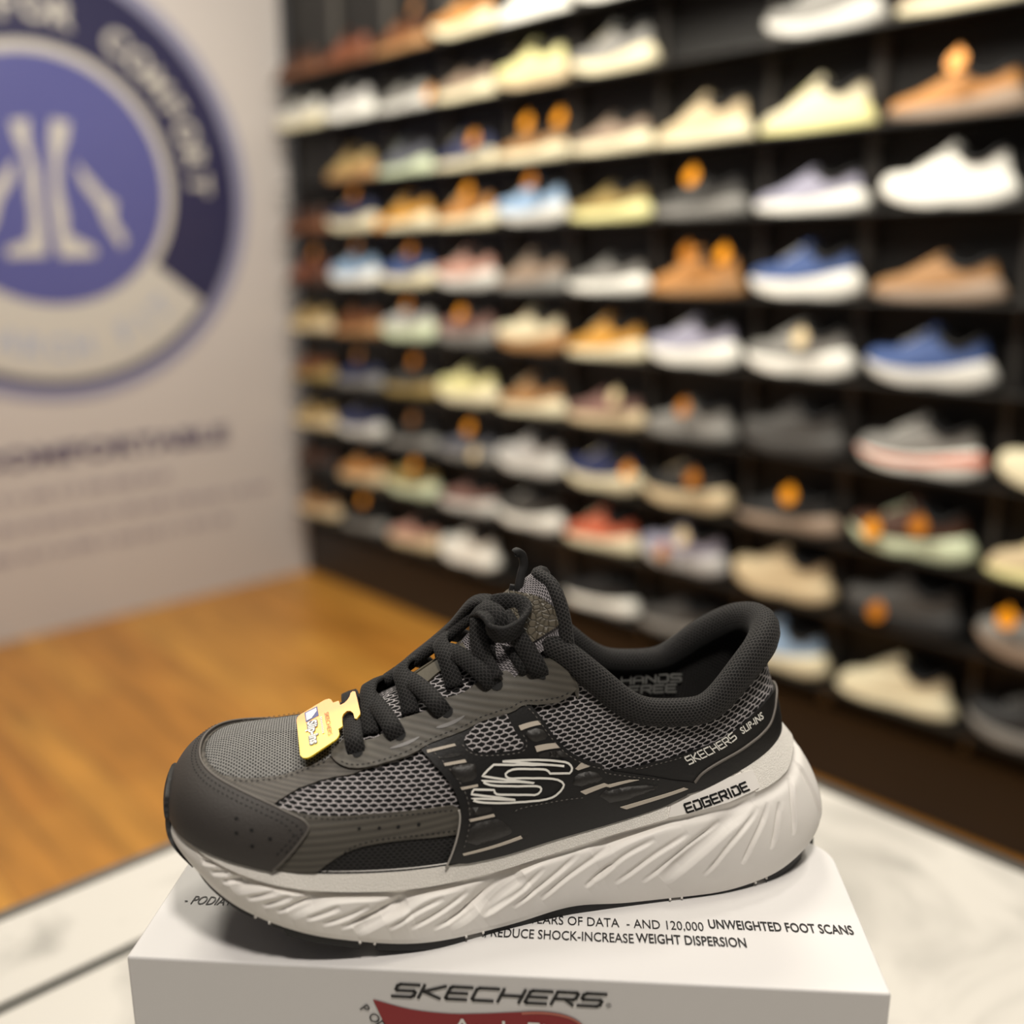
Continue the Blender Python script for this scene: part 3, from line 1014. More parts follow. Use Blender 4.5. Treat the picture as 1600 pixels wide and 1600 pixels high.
def joined(name, parts, m, parent=None, smooth=True):
    mb = MB()
    for V, F in parts:
        mb.add(V, F)
    return mesh(name, mb.V, mb.F, m, parent or shoe, smooth=smooth)
def stitches(lines, surf, off, gap=.0024, dash=.0016, r=.00032):
    out = []
    for pts in lines:
        A = np.array(chaikin(pts, 2, False))
        A = np.array(dens([tuple(a) for a in A], .0015, False))
        P, N = nrm(surf, A[:, 0], A[:, 1])
        P = P + N * off
        s = np.concatenate([[0], np.cumsum(np.linalg.norm(np.diff(P, axis=0), axis=1))])
        for c in np.arange(gap / 2, s[-1] - gap / 2, gap):
            pa, pb = [np.array([np.interp(c + d, s, P[:, k]) for k in range(3)]) for d in (-dash / 2, dash / 2)]
            nn = np.array([np.interp(c, s, N[:, k]) for k in range(3)])
            t = pb - pa
            l = np.cross(nn, t)
            l /= np.linalg.norm(l) + 1e-12
            mid = (pa + pb) / 2
            V = [pa, mid + l * r, pb, mid - l * r, mid + nn * r * 1.2]
            out.append((V, [(0, 1, 4), (1, 2, 4), (2, 3, 4), (3, 0, 4)]))
    return out
# -- materials
M_side = knit('grey_side_mesh', (176, 171, 172), (10, 10, 11), 4.2, 1.9, .52, bump=.0007, wob=.55, hexa=.17, var=.7)
M_toe = knit('grey_toe_knit', (142, 141, 138), (40, 40, 40), 1.9, 1.15, .42, bump=.0004, wob=.3)
M_black_mesh = knit('black_mesh', (44, 43, 43), (10, 10, 10), 2.6, 1.3, .5, bump=.0005)
M_collar = knit('black_knit_lining', (54, 52, 51), (5, 5, 5), 1.9, 1.25, .38, bump=.0006, wob=.25, hexa=.2)
M_lace = knit('black_braid', (50, 48, 48), (5, 5, 5), 2.1, 1.15, .30, bump=.0007, wob=.15, hexa=.3)
M_rip = bands('charcoal_ripstop', (56, 53, 49), (104, 98, 90), 2.0, dirv=(0, 1, 0), fine=.55)
M_band = bands('charcoal_ribbed_band', (54, 51, 46), (100, 95, 86), 2.9, dirv=(-.12, 1, 0), fine=.5)
M_eye = bands('charcoal_eyestay_film', (64, 61, 55), (98, 93, 84), 3.4, dirv=(.3, 1, 0), fine=.45, rough=.55)
M_cap = mat('charcoal_toe_leather', (57, 53, 50), .58, .12, 900., .00012)
M_black = mat('black_overlay', (20, 19, 19), .5, .12, 700., .0001)
M_pad = mat('black_moulded_pad', (38, 36, 34), .5, .25, 900., .00015)
M_silver = mat('silver_reflective', (196, 186, 172), .35, spec=.6)
M_white_ink = mat('white_ink', (240, 238, 230), .45)
M_sole = mat('white_foam', (240, 236, 230), .55, .015, 60., .00006)
M_rim = scales('white_foam_textured', (240, 236, 228), 1.1, .55, .00012, .94)
M_out = mat('black_outsole_rubber', (22, 22, 23), .6, .1, 500.)
M_hole = mat('hole_black', (8, 8, 8), .8)
M_thread = mat('charcoal_thread', (24, 23, 23), .7)
M_thread2 = mat('grey_thread', (96, 92, 88), .7)
# -- upper: the knitted base
ps = np.linspace(-1, 1, 281)
pp, ww = np.meshgrid(ps, np.linspace(0, 1, 33), indexing='ij')
Pu = upper(pp, ww)
arc = np.concatenate([np.zeros((len(ps), 1)), np.cumsum(np.linalg.norm(np.diff(Pu, axis=1), axis=2), axis=1)], 1)
grid('upper_mesh', Pu, M_side, shoe, flip=True, uv=np.stack([Pu[..., 0], arc], -1))
TOEPANEL = [(.0, .62), (.042, .611), (.098, .584), (.136, .558), (.172, .572), (.21, .591), (.242, .609), (.266, .636), (.289, .666), (.313, .675), (.329, .69), (.36, .72), (.375, .80), (.385, .99)]
# toe knit covers the top of the toe on both sides of the ridge
V, F, UV = patch_data(TOEPANEL + [(.385, 1.0), (.30, 1.0), (.2, 1.0), (.1, 1.0), (0, 1.0)], upper, off=.0006, thick=.001, smooth=0)
V2, F2, UV2 = patch_data(TOEPANEL + [(.385, 1.0), (.30, 1.0), (.2, 1.0), (.1, 1.0), (0, 1.0)], side_of(True)(upper), off=.0006, thick=.001, smooth=0)
n0 = len(V)
UVt = np.vstack([UV, UV2])
AV = np.array(list(V) + list(V2))
UVt = np.stack([AV[:, 1], AV[:, 0]], -1)
mesh('toe_panel', AV, list(F) + [tuple(i + n0 for i in f_) for f_ in F2], M_toe, shoe, uv=UVt)
CAP_UP = [(0, .60), (.023, .59), (.055, .575), (.093, .555), (.142, .518), (.181, .485), (.234, .417), (.263, .363), (.282, .328), (.2905, .291), (.2905, .261), (.279, .192), (.263, .102), (.243, 0)]
FRAME = [(.0, .625), (.042, .616), (.098, .588), (.136, .562), (.172, .576), (.21, .595), (.242, .613), (.266, .64), (.289, .67), (.313, .68), (.33, .70), (.36, .62), (.372, .545), (.351, .537), (.326, .552), (.305, .552), (.273, .52), (.259, .484), (.245, .442), (.237, .405), (.18, .44), (.1, .5), (.0, .55)]
BAND = [(.20, .40), (.237, .415), (.263, .381), (.292, .351), (.332, .321), (.384, .291), (.432, .261), (.474, .237), (.474, .12), (.44, .132), (.417, .144), (.393, .15), (.368, .15), (.348, .141), (.33, .114), (.314, .069), (.302, .027), (.296, 0), (.22, 0), (.20, .2)]
LOWER = [(.29, 0), (.302, .027), (.33, .13), (.368, .165), (.417, .16), (.474, .135), (.476, 0)]
SADDLE = [(.436, .555), (.449, .45), (.458, .381), (.465, .324), (.47, .258), (.47, .18), (.465, .117), (.458, .051), (.449, 0), (.55, 0), (.66, 0), (.765, 0), (.79, .10), (.776, .165), (.737, .243), (.698, .265), (.661, .276), (.634, .288), (.611, .33), (.597, .39), (.588, .462), (.582, .501), (.574, .545), (.52, .555)]
WINDOW = [(.489, .489), (.501, .507), (.513, .53), (.523, .545), (.545, .53), (.549, .441), (.553, .399), (.557, .378), (.553, .36), (.542, .363), (.52, .387), (.504, .411), (.495, .432)]
EYE = [(.32, .70), (.325, .655), (.335, .606), (.351, .56), (.376, .536), (.399, .53), (.417, .523), (.433, .524), (.45, .536), (.468, .53), (.483, .525), (.499, .522), (.515, .525), (.532, .512), (.554, .503), (.569, .526), (.591, .522), (.623, .561), (.655, .69), (.672, .82), (.667, .90), (.645, .862), (.633, .834), (.617, .80), (.597, .73), (.587, .717), (.569, .69), (.547, .696), (.536, .699), (.516, .68), (.5, .69), (.482, .715), (.461, .695), (.445, .71), (.426, .73), (.413, .728), (.402, .70), (.388, .685), (.369, .705), (.353, .765), (.338, .765)]
HEEL = [(.66, .275), (.688, .297), (.714, .325), (.751, .405), (.795, .455), (.836, .48), (.88, .50), (.923, .47), (.946, .456), (.975, .40), (1.0, .36), (1.0, 0), (.95, 0), (.88, 0), (.77, 0), (.786, .10), (.776, .165), (.737, .243), (.70, .262)]
PIPE = [(.786, .123), (.8, .186), (.819, .225), (.849, .255), (.882, .258), (.91, .24), (.931, .245), (.948, .30), (.965, .36), (1.0, .37)]
for mir in (False, True):
    patch('lower_side_mesh', LOWER, M_black_mesh, mirror=mir, off=.0006, smooth=0)
    patch('side_band', BAND, M_band, mirror=mir, off=.0013, smooth=1)
    patch('vamp_frame', FRAME, M_rip, mirror=mir, off=.0010, smooth=0)
    sad = patch('logo_panel', SADDLE, M_black, mirror=mir, off=.0018, thick=.0024, smooth=1)
    patch('mesh_window', WINDOW, M_side, mirror=mir, off=.0021, thick=.001, smooth=1, parent=sad)
    patch('heel_panel', HEEL, M_black, mirror=mir, off=.0012, thick=.002, smooth=1)
    eye = patch('eyestay', EYE, M_eye, mirror=mir, off=.0024, thick=.003, smooth=1)
    sf = side_of(mir)(upper)
    joined('eyelets', [(list(on(sf, .0 + a + .0075 * np.cos(np.arange(10) * .6283), b + .03 * np.sin(np.arange(10) * .6283), .0027)), [tuple(range(10))]) for a, b in ((.361, .640), (.420, .638), (.483, .637), (.547, .64), (.606, .69))], M_hole, eye)
    # silver bars and moulded pads
    bars = [[(.556, .447), (.581, .456), (.584, .440), (.557, .427)], [(.569, .358), (.596, .366), (.6, .347), (.57, .336)], [(.446, .512), (.479, .488), (.48, .476), (.446, .498)], [(.461, .426), (.486, .408), (.487, .394), (.462, .412)],
            [(.474, .306), (.494, .296), (.494, .287), (.475, .295)], [(.478, .174), (.507, .168), (.508, .158), (.479, .164)], [(.468, .045), (.537, .057), (.539, .046), (.469, .037)], [(.614, .262), (.623, .288), (.633, .272), (.617, .256)],
            [(.616, .168), (.687, .228), (.701, .228), (.622, .154)], [(.668, .075), (.768, .117), (.774, .09), (.677, .058)]]
    for b in bars:
        patch('silver_bar', b, M_silver, mirror=mir, off=.0022, thick=.0006, smooth=0, parent=sad)
    pads = [[(.559, .417), (.583, .429), (.59, .384), (.567, .369)], [(.571, .327), (.601, .339), (.61, .318), (.606, .306), (.573, .309)], [(.455, .462), (.48, .447), (.485, .426), (.46, .447)], [(.464, .408), (.495, .381), (.497, .36), (.494, .312), (.473, .324)],
            [(.477, .222), (.504, .198), (.506, .189), (.504, .177), (.48, .186)], [(.478, .153), (.509, .15), (.516, .132), (.528, .087), (.523, .072), (.471, .066)], [(.611, .24), (.640, .255), (.650, .205), (.607, .183)], [(.633, .155), (.70, .20), (.74, .165), (.66, .09)]]
    for b in pads:
        patch('moulded_pad', b, M_pad, mirror=mir, off=.0019, thick=.001, smooth=1, step=.004, dome=.0013, parent=sad)
    LOGO = [(0.5273,0.3425),(0.5419,0.3269),(0.5569,0.315),(0.5744,0.304),(0.5921,0.2957),(0.6026,0.2907),(0.6065,0.2857),(0.609,0.2768),(0.6098,0.2657),(0.6084,0.2548),(0.6055,0.2459),(0.5929,0.2476),(0.581,0.2509),(0.5796,0.2596),(0.577,0.2662),(0.5735,0.2698),(0.5583,0.2806),(0.5434,0.2948),(0.5365,0.3),(0.5311,0.2997),(0.5277,0.2949),(0.5278,0.2857),(0.5302,0.2764),(0.5346,0.2691),(0.5588,0.2466),(0.5823,0.231),(0.5893,0.2245),(0.5943,0.2145),(0.5962,0.2033),(0.5945,0.1927),(0.591,0.1811),(0.5844,0.1678),(0.5793,0.1626),(0.5719,0.1609),(0.5622,0.1629),(0.5455,0.1734),(0.5258,0.1904),(0.5111,0.2057),(0.4979,0.2211),(0.4904,0.2317),(0.4857,0.2416),(0.4839,0.2506),(0.4964,0.2378),(0.5095,0.2222),(0.5229,0.2056),(0.5342,0.1923),(0.5253,0.2054),(0.5154,0.2219),(0.4991,0.2455),(0.4847,0.2672),(0.4863,0.276),(0.4885,0.282),(0.5002,0.2684),(0.5112,0.2549),(0.5113,0.2455),(0.5132,0.2369),(0.517,0.2307),(0.5385,0.2057),(0.5582,0.1867),(0.5626,0.1875),(0.5659,0.1938),(0.5672,0.2017),(0.566,0.2097),(0.562,0.2156),(0.5399,0.2349),(0.5164,0.2641),(0.5077,0.2777),(0.5026,0.2897),(0.499,0.3044),(0.5239,0.2699),(0.5596,0.2285),(0.5443,0.2482),(0.5298,0.27),(0.5147,0.296),(0.5007,0.3208),(0.5089,0.3351),(0.5167,0.3447),(0.5386,0.3146),(0.5615,0.2929),(0.6004,0.2746),(0.5805,0.2839),(0.5618,0.2977),(0.5437,0.3184),(0.5273,0.3425)]
    joined('logo', [flat_line_data(LOGO, sf, .00095, .0024, smooth=False)], M_white_ink, sad)
    joined('logo_stitching', stitches([[(.531, .150), (.536, .156), (.554, .15), (.579, .144), (.603, .144), (.623, .141)], [(.446, .54), (.459, .45), (.468, .381), (.475, .324), (.48, .258), (.48, .18), (.475, .117), (.468, .051)], [(.570, .53), (.576, .501), (.582, .462), (.591, .39), (.604, .325), (.63, .272), (.661, .258), (.70, .245), (.737, .225)],
                                        [(.487, .475), (.491, .432), (.502, .40), (.52, .375), (.542, .35), (.556, .348), (.562, .378), (.557, .42)]], sf, .0020), M_thread2, sad)
    joined('eyestay_stitching', stitches([[(.335, .63), (.345, .595), (.358, .57), (.378, .553), (.40, .547), (.42, .542), (.45, .554), (.47, .548), (.485, .543), (.5, .54), (.517, .543), (.534, .53), (.554, .522), (.569, .544), (.59, .541), (.62, .58), (.64, .64)]], sf, .0025), M_thread, eye)
    V, F, UV = sweep(line3(PIPE, sf, .0014)[0], circ(.0007, 6))
    mesh('heel_piping', V, F, mat('piping_grey', (104, 98, 92), .5), shoe)
    V, F, UV = sweep(line3([(.468, .222), (.468, .186), (.464, .129), (.457, .063), (.449, 0)], sf, .0022)[0], circ(.00045, 6))
    mesh('panel_piping', V, F, mat('piping_light', (170, 165, 158), .4), shoe)
    patch('eyestay_patch', [(.40, .597), (.425, .592), (.446, .588), (.431, .572), (.411, .58)], mat('silver_grey', (120, 118, 116), .35), mirror=mir, off=.0026, thick=.0005, smooth=1, parent=eye)  # lighter grey patches on the eyestay
    patch('eyestay_patch', [(.461, .596), (.484, .585), (.505, .583), (.49, .567), (.471, .573)], mat('silver_grey', (120, 118, 116), .35), mirror=mir, off=.0026, thick=.0005, smooth=1, parent=eye)
# toe cap: one piece round the toe
capU = [(-p, w) for p, w in CAP_UP[::-1]][:-1] + CAP_UP
V, F, UV = patch_data(capU, upper, off=.0026, thick=.003, smooth=0, step=.005)
cap = mesh('toe_cap', V, F, M_cap, shoe, uv=UV)
cap.modifiers.new('edge', 'EDGE_SPLIT').split_angle = math.radians(50)
capl = on(upper, np.array([p for p, w in dens(chaikin(capU, 1, False), .005, False)]), np.array([w for p, w in dens(chaikin(capU, 1, False), .005, False)]), .0024)
V, F, UV = sweep(capl, circ(.00055, 6))
mesh('toe_cap_edge', V, F, mat('cap_edge_grey', (92, 87, 82), .5), cap)
def both(lines):
    return lines + [[(-p, w) for p, w in l] for l in lines]
inset = [(p - .006 if w < .33 else p, w - .035 if w > .28 else w) for p, w in CAP_UP]
inset2 = [(p - .014 if w < .33 else p, w - .07 if w > .28 else w) for p, w in CAP_UP]
joined('toe_cap_stitching', stitches(both([inset[:-1], inset2[:-1]]), upper, .0028), M_thread, cap)
joined('toe_cap_perforations', [(list(on(upper, a + .0028 * np.cos(np.arange(8) * .785), b + .010 * np.sin(np.arange(8) * .785), .0029)), [tuple(range(8))]) for a, b in ((.192, .30), (.216, .245), (.196, .21), (.242, .207), (.219, .147))], M_hole, cap)
joined('band_perforations', [(list(on(upper, a + .0022 * np.cos(np.arange(8) * .785), b + .008 * np.sin(np.arange(8) * .785), .0016)), [tuple(range(8))]) for a, b in ((.354, .24), (.378, .225), (.4, .213), (.423, .204))], M_hole)
joined('band_stitching', stitches(both([[(.25, .372), (.292, .335), (.332, .305), (.384, .275), (.432, .245), (.466, .222)], [(.31, .04), (.325, .09), (.343, .155), (.368, .168), (.393, .168), (.44, .15), (.466, .14)], [(.16, .545), (.21, .575), (.242, .592), (.266, .618), (.289, .648), (.32, .668)], [(.25, .43), (.266, .475), (.28, .51), (.305, .538), (.33, .54)]]), upper, .0014), M_thread)
joined('heel_stitching', stitches(both([[(.70, .30), (.72, .318), (.751, .385), (.795, .435), (.836, .46), (.88, .48)]]), upper, .0014), M_thread2)
# lettering on the heel strip
def wall_text(name, quads, surf, p0, p1, wa, wb, off, m, parent=None, width=None):
    """lay flat lettering on the surface: baseline from (p0, wa) to (p1, wb)"""
    W = width or max(q[0] for Q in quads for q in Q)
    parts = []
    for Q in quads:
        pts = []
        for x, y in Q:
            t = x / W
            p_, w_ = p0 + (p1 - p0) * t, wa + (wb - wa) * t
            P, N = nrm(surf, np.array(p_), np.array(w_))
            up = surf(np.array(p_), np.array(w_ + .02)) - P
            up /= np.linalg.norm(up)
            pts.append(P + N * off + up * y)
        parts.append((pts, [tuple(range(len(pts)))]))
    return joined(name, parts, m, parent, smooth=False)
def fq(text, size, **k):
    V, F = font_mesh(text, size, **k)
    x0, x1 = text_width(V)
    return [[(V[i][0] - x0, V[i][1]) for i in f_] for f_ in F]
wall_text('heel_lettering', stroke_mesh('SKECHERS', .0042, .0008, shear=.0), upper, .791, .877, .335, .425, .0016, M_white_ink)
wall_text('heel_lettering', fq('SLIP-INS', .0056, bold=.00012, shear=.1), upper, .886, .924, .415, .36, .0016, M_white_ink)
# -- midsole with moulded flutes
FINE = [[(.146, .547), (.167, .675)], [(.159, .425), (.185, .595)], [(.174, .372), (.202, .54)], [(.206, .278), (.231, .45), (.254, .615)], [(.226, .258), (.25, .432), (.27, .583)], [(.243, .245), (.268, .425), (.293, .583)], [(.279, .258), (.305, .4), (.328, .532)], [(.297, .208), (.334, .4), (.364, .578)], [(.319, .193), (.358, .398), (.393, .593)], [(.38, .265), (.416, .495), (.449, .628)], [(.405, .265), (.443, .46), (.478, .645)], [(.428, .21), (.471, .405), (.512, .672)], [(.484, .27), (.506, .383), (.537, .53), (.569, .72)], [(.52, .3), (.567, .545), (.611, .76)], [(.554, .307), (.584, .5), (.611, .618), (.651, .745)], [(.609, .35), (.628, .48), (.648, .58)], [(.622, .42), (.662, .623), (.709, .728)], [(.644, .328), (.699, .562), (.754, .695)], [(.679, .29), (.736, .54), (.8, .71)], [(.763, .247), (.801, .505), (.854, .723)], [(.815, .288), (.834, .492), (.871, .733)], [(.856, .355), (.87, .557), (.887, .705)], [(.891, .408), (.904, .65), (.924, .795)], [(.955, .30), (.948, .60), (.953, .868)]]
MAJOR = [[(.188, .263), (.211, .448), (.237, .593), (.262, .64), (.29, .665)], [(.259, .208), (.288, .415), (.314, .578), (.336, .642), (.362, .677), (.40, .69)], [(.336, .103), (.363, .29), (.393, .48), (.41, .56)], [(.377, .36), (.404, .525), (.426, .655), (.447, .7), (.472, .71)], [(.444, .158), (.47, .283), (.491, .453), (.511, .603), (.534, .703), (.565, .79), (.592, .79)], [(.484, .27), (.522, .51), (.546, .64)], [(.71, .217), (.742, .388), (.774, .527), (.807, .638), (.851, .73)], [(.628, .657), (.666, .753), (.713, .807), (.749, .815)]]
RIMV = pch([0, .098, .147, .189, .228, .274, .328, .396, .447, .495, .548, .602, .681, .754, .793, .833, .878, .917, .951, 1.0],
           [.93, .922, .818, .745, .72, .745, .768, .79, .805, .823, .843, .86, .876, .868, .845, .825, .823, .835, .88, .90])
def sole_disp(p, v):
    P = sole(p, v)
    q = np.stack([P[..., 0], P[..., 2]], -1)
    d = np.zeros(p.shape)
    for lines, A, wid, side in ((FINE, .0011, .0016, 1), (MAJOR, .0021, .0050, 1)):
        for l in lines:
            a = cat(l, 5) if len(l) > 2 else np.array(dens(l, .01, False))
            c = sole(a[:, 0], a[:, 1])[:, [0, 2]]
            bestd = np.full(p.shape, 1e9)
            bests = np.zeros(p.shape)
            bestt = np.zeros(p.shape)
            n = len(c) - 1
            lo, hi = a[:, 0].min() - .06, a[:, 0].max() + .06
            msk = (p > lo) & (p < hi)
            qq = q[msk]
            bd, bs, bt = [x[msk] for x in (bestd, bests, bestt)]
            for i in range(n):
                ab = c[i + 1] - c[i]
                L2 = ab @ ab
                t = np.clip(((qq - c[i]) @ ab) / L2, 0, 1)
                r = qq - (c[i] + t[:, None] * ab)
                dist = np.linalg.norm(r, axis=1)
                s_ = np.sign(ab[0] * r[:, 1] - ab[1] * r[:, 0])
                k = dist < bd
                bd[k] = dist[k]
                bs[k] = s_[k]
                bt[k] = (i + t[k]) / n
            taper = np.clip(np.minimum(bt, 1 - bt) * 5, 0, 1) ** .7
            prof = np.where(bs > 0, A * .5 * np.exp(-bd / (wid * .35)) - A * 1.1 * np.exp(-((bd - wid) / (wid * .7)) ** 2) * np.clip(bd / (wid * .5), 0, 1), A * .5 * np.exp(-bd / (wid * 1.6)))
            d[msk] += prof * taper
    rv = RIMV(p)
    edge = 1 / (1 + np.exp(-(v - rv) / .010))
    d = d * (1 - edge) + edge * .0004
    d -= .0016 * np.exp(-((v - rv + .03) / .035) ** 2)
    d *= np.clip(v / .10, 0, 1)
    return d
pv = np.linspace(0, 1, 1101)
vv = np.concatenate([np.linspace(0, .7, 72)[:-1], np.linspace(.7, 1, 40)])
pp, vg = np.meshgrid(pv, vv, indexing='ij')
Dn = sole_disp(pp, vg)
def midsole_side(sg):
    P, N = nrm(sole, sg * pp - (1e-9 if sg < 0 else 0), vg)
    lip = P[:, -1:, :] + N[:, -1:, :] * .0008 + np.array([0, 0, .0012])
    lip_in = P[:, -1:, :] * np.array([.985, .9, 1]) + np.array([.0025, 0, -.001])
    return np.concatenate([P + N * Dn[..., None], lip, lip_in], 1)
A_, B_ = midsole_side(1), midsole_side(-1)
both_ = np.concatenate([B_[::-1], A_[1:]], 0)
mids = grid('midsole', both_, M_sole, shoe, flip=True)
# textured rim band
def rim_patch(lo, hi, mir):
    a = np.linspace(lo, hi, 160)
    top = [(x, .995) for x in a]
    bot = [(x, float(RIMV(x)) + .015) for x in a[::-1]]
    return patch('rim_texture', top + bot, M_rim, surf=sole, mirror=mir, off=.0009, thick=.0008, smooth=0, parent=mids, step=.008)
for mir in (False, True):
    rim_patch(.06, .74, mir)
    rim_patch(.86, .985, mir)
    patch('name_plaque', [(.745, .97), (.775, .985), (.84, .99), (.875, .965), (.868, .855), (.82, .85), (.76, .878), (.735, .895)], M_sole, surf=sole, mirror=mir, off=.0013, thick=.0012, smooth=0, parent=mids)
for mir in (False, True):
    q_ = stroke_mesh('EDGERIDE', .0040, .00095, shear=.12, cw=.85, gap=.32)
    if mir:
        W_ = max(x for Q in q_ for x, y in Q)
        q_ = [[(W_ - x, y) for x, y in Q] for Q in q_]
    wall_text('sole_lettering', q_, side_of(mir)(sole), .762, .855, .885, .872, .0016, mat('black_ink', (14, 14, 14), .5), mids)
# bottom of the midsole and the outsole
half = np.linspace(0, 1, 121)
bN = sole(half, 0 * half)
bF = sole(-half - 1e-9, 0 * half)
grid('midsole_base', np.stack([bN, bN * .5 + bF * .5, bF], 1), M_sole, shoe, flip=False)
notch = np.array([.214, .343, .463, .723, .855])
pf = np.linspace(-1, 1, 601)
rimb = sole(pf, 0 * pf)
thk = np.minimum(.0042, np.maximum(rimb[:, 2], .0))
cut = np.min(np.abs(np.abs(pf)[:, None] - notch[None, :]), axis=1) < .0085
ins = np.where(cut, .80, .985)
ctr = np.stack([np.clip(rimb[:, 0], .03, .285), 0 * pf, rimb[:, 2]], -1)
O1 = ctr + (rimb - ctr) * ins[:, None]
O2 = O1.copy()
O2[:, 2] = np.maximum(rimb[:, 2] - np.where(rimb[:, 2] > .02, .0022, .0042), 0)
O0 = O1.copy()
O0[:, 2] += .0015
h = len(pf) // 2
outs = grid('outsole', np.stack([O0, O2], 1), M_out, shoe, flip=False)
n2 = O2[h:]
f2 = O2[:h + 1][::-1]
grid('outsole_tread', np.stack([n2, .5 * (n2 + f2), f2], 1), M_out, shoe, flip=False)
# small white nubs where the midsole shows between the rubber pads
nub = []
for a in notch:
    for s_ in (-.009, .009):
        c0 = sole(np.array(a + s_), np.array(0.))
        nub.append(c0)
mbn = MB()
for c0 in nub:
    v, f_, _ = sweep([c0 + np.array([0, .004, .001]), c0 + np.array([0, .0, -.0002]), c0 + np.array([0, .0, -.0009])], circ(.0006, 7))
    mbn.add(v, f_)
mesh('midsole_nubs', mbn.V, mbn.F, M_sole, shoe)
# rubber bumper that wraps the toe
bump = [(-.13, 0), (-.085, .5), (-.06, 1.0), (-.03, 1.0), (0, 1.0), (.03, 1.0), (.056, 1.0), (.075, .5), (.105, 0), (.05, 0), (0, 0), (-.05, 0)]
patch('toe_bumper', bump, bands('ridged_black_rubber', (18, 18, 18), (44, 42, 41), 2.2, dirv=(0, 1, 0), fine=3), surf=sole, off=.0016, thick=.003, smooth=0, step=.005)
patch('toe_bumper', [(-.07, 0), (-.05, .16), (-.02, .24), (0, .25), (.02, .24), (.045, .16), (.058, 0), (0, 0)], bands('ridged_black_rubber_top', (18, 18, 18), (48, 46, 44), 2.2, dirv=(0, 1, 0), fine=3), off=.0042, thick=.004, smooth=0, step=.005)
# -- collar, lining, insole
q = np.concatenate([np.linspace(.628, 1, 70), -np.linspace(1, .628, 70)[1:]])
rim = upper(q, 0 * q + 1.)
nx_ = rim.copy()
nx_[:, 2] = 0
ctr = np.stack([np.clip(rim[:, 0], .2, .262), 0 * q, 0 * q], -1)
rad = nx_ - ctr
rad /= np.linalg.norm(rad, axis=1)[:, None] + 1e-9
heelw = np.exp(-((1 - np.abs(q)) / .10) ** 2)
cen = rim - rad * .0012 + np.array([0, 0, -.0022]) + rad * (heelw * .0012)[:, None]
def csec(t):
    a = abs(q[int(round(t * (len(q) - 1)))])
    r = .0054 + .0022 * math.exp(-((1 - a) / .10) ** 2)
    return [(r * math.cos(2 * math.pi * k / 14), 1.25 * r * math.sin(2 * math.pi * k / 14)) for k in range(14)]
V, F, UV = sweep(cen, csec, up=[(0, 0, 1)] * len(q))
mesh('collar', V, F, M_collar, shoe, uv=UV)
def lining(qa, t):
    top = upper(qa, 0 * qa + 1.)
    c_ = np.stack([np.clip(top[..., 0], .2, .262), 0 * qa, 0 * qa], -1)
    r_ = top - c_
    r_[..., 2] = 0
    r_ /= np.linalg.norm(r_, axis=-1, keepdims=True) + 1e-9
    a = top - r_ * .0035 + np.array([0, 0, -.003])
    b = upper(qa, 0 * qa + .25) - r_ * .006
    b[..., 2] = np.maximum(b[..., 2], .054)
    return a * (1 - t)[..., None] + b * t[..., None]
qq_, tt_ = np.meshgrid(q, np.linspace(0, 1, 9), indexing='ij')
Ln = lining(qq_, tt_)
lin_o = grid('lining', Ln, M_collar, shoe, flip=False)
inl = Ln[:, -1, :]
hh = len(q) // 2
grid('insole', np.stack([inl[:hh + 1], inl[hh:][::-1]], 1), mat('insole_black', (24, 24, 24), .8), shoe, flip=True)
# hands free lettering on the far inside wall
def on_lining(x, z, off=.0009):
    far = Ln[hh:, :, :].reshape(-1, 3)
    far = far[far[:, 1] > 0]
    d2 = (far[:, 0] - x) ** 2 + (far[:, 2] - z) ** 2
    i = np.argsort(d2)[:4]
    wgt = 1 / (d2[i] + 1e-8)
    return np.array([x, (far[i, 1] * wgt).sum() / wgt.sum() - off, z])
def lining_text(quads, x0, z0, sx):
    out = []
    for Q in quads:
        pts = [on_lining(x0 + a * sx, z0 + b - .0 * a) for a, b in Q]
        out.append((pts, [tuple(range(len(pts)))]))
    return out
la = stroke_mesh('HANDS', .0040, .0011, cw=1.0, gap=.32, width=.0315)
lb = stroke_mesh('FREE', .0040, .0011, cw=1.0, gap=.32, width=.0245)
joined('lining_lettering', lining_text(la, .2225, .0800, 1) + lining_text(lb, .2270, .0742, 1), mat('lining_print_grey', (130, 130, 126), .6), lin_o, smooth=False)
# -- tongue
rimT = np.array([(.1785, -.0205, .1265), (.1775, -.0178, .137), (.1757, -.014, .1455), (.1735, -.008, .1512), (.1695, 0, .1530), (.1735, .008, .1512), (.1757, .014, .1455), (.1775, .0178, .137), (.1785, .0205, .1265)])
rimC = cat(rimT, 5)
tl = np.linspace(-1, 1, len(rimC))
base = np.stack([.128 + .024 * tl ** 2, .0225 * tl, .1125 - .006 * tl ** 2], -1)
S_ = np.linspace(0, 1, 25)
TG = base[None] * (1 - S_)[:, None, None] + rimC[None] * S_[:, None, None]
TG[..., 2] += (.0035 * np.sin(S_ * math.pi))[:, None]
tuv = np.stack([TG[..., 1], np.repeat((S_ * .06)[:, None], len(rimC), 1)], -1)
tongue = grid('tongue', TG, knit('tongue_mesh', (150, 145, 148), (10, 10, 11), 1.5, .95, .34, bump=.0004, wob=.3, hexa=.15, var=.7), shoe, flip=True, uv=tuv)
back = TG + np.array([.0045, 0, -.0035])
grid('tongue_lining', back, M_collar, shoe, flip=False)
rimB = np.vstack([[(.1770, -.0150, .104), (.1785, -.0178, .116)], rimC, [(.1785, .0178, .116), (.1770, .0150, .104)]])
V, F, UV = sweep(rimB + np.array([.002, 0, -.0015]), circ(.0034, 10))
mesh('tongue_binding', V, F, M_collar, shoe, uv=UV)
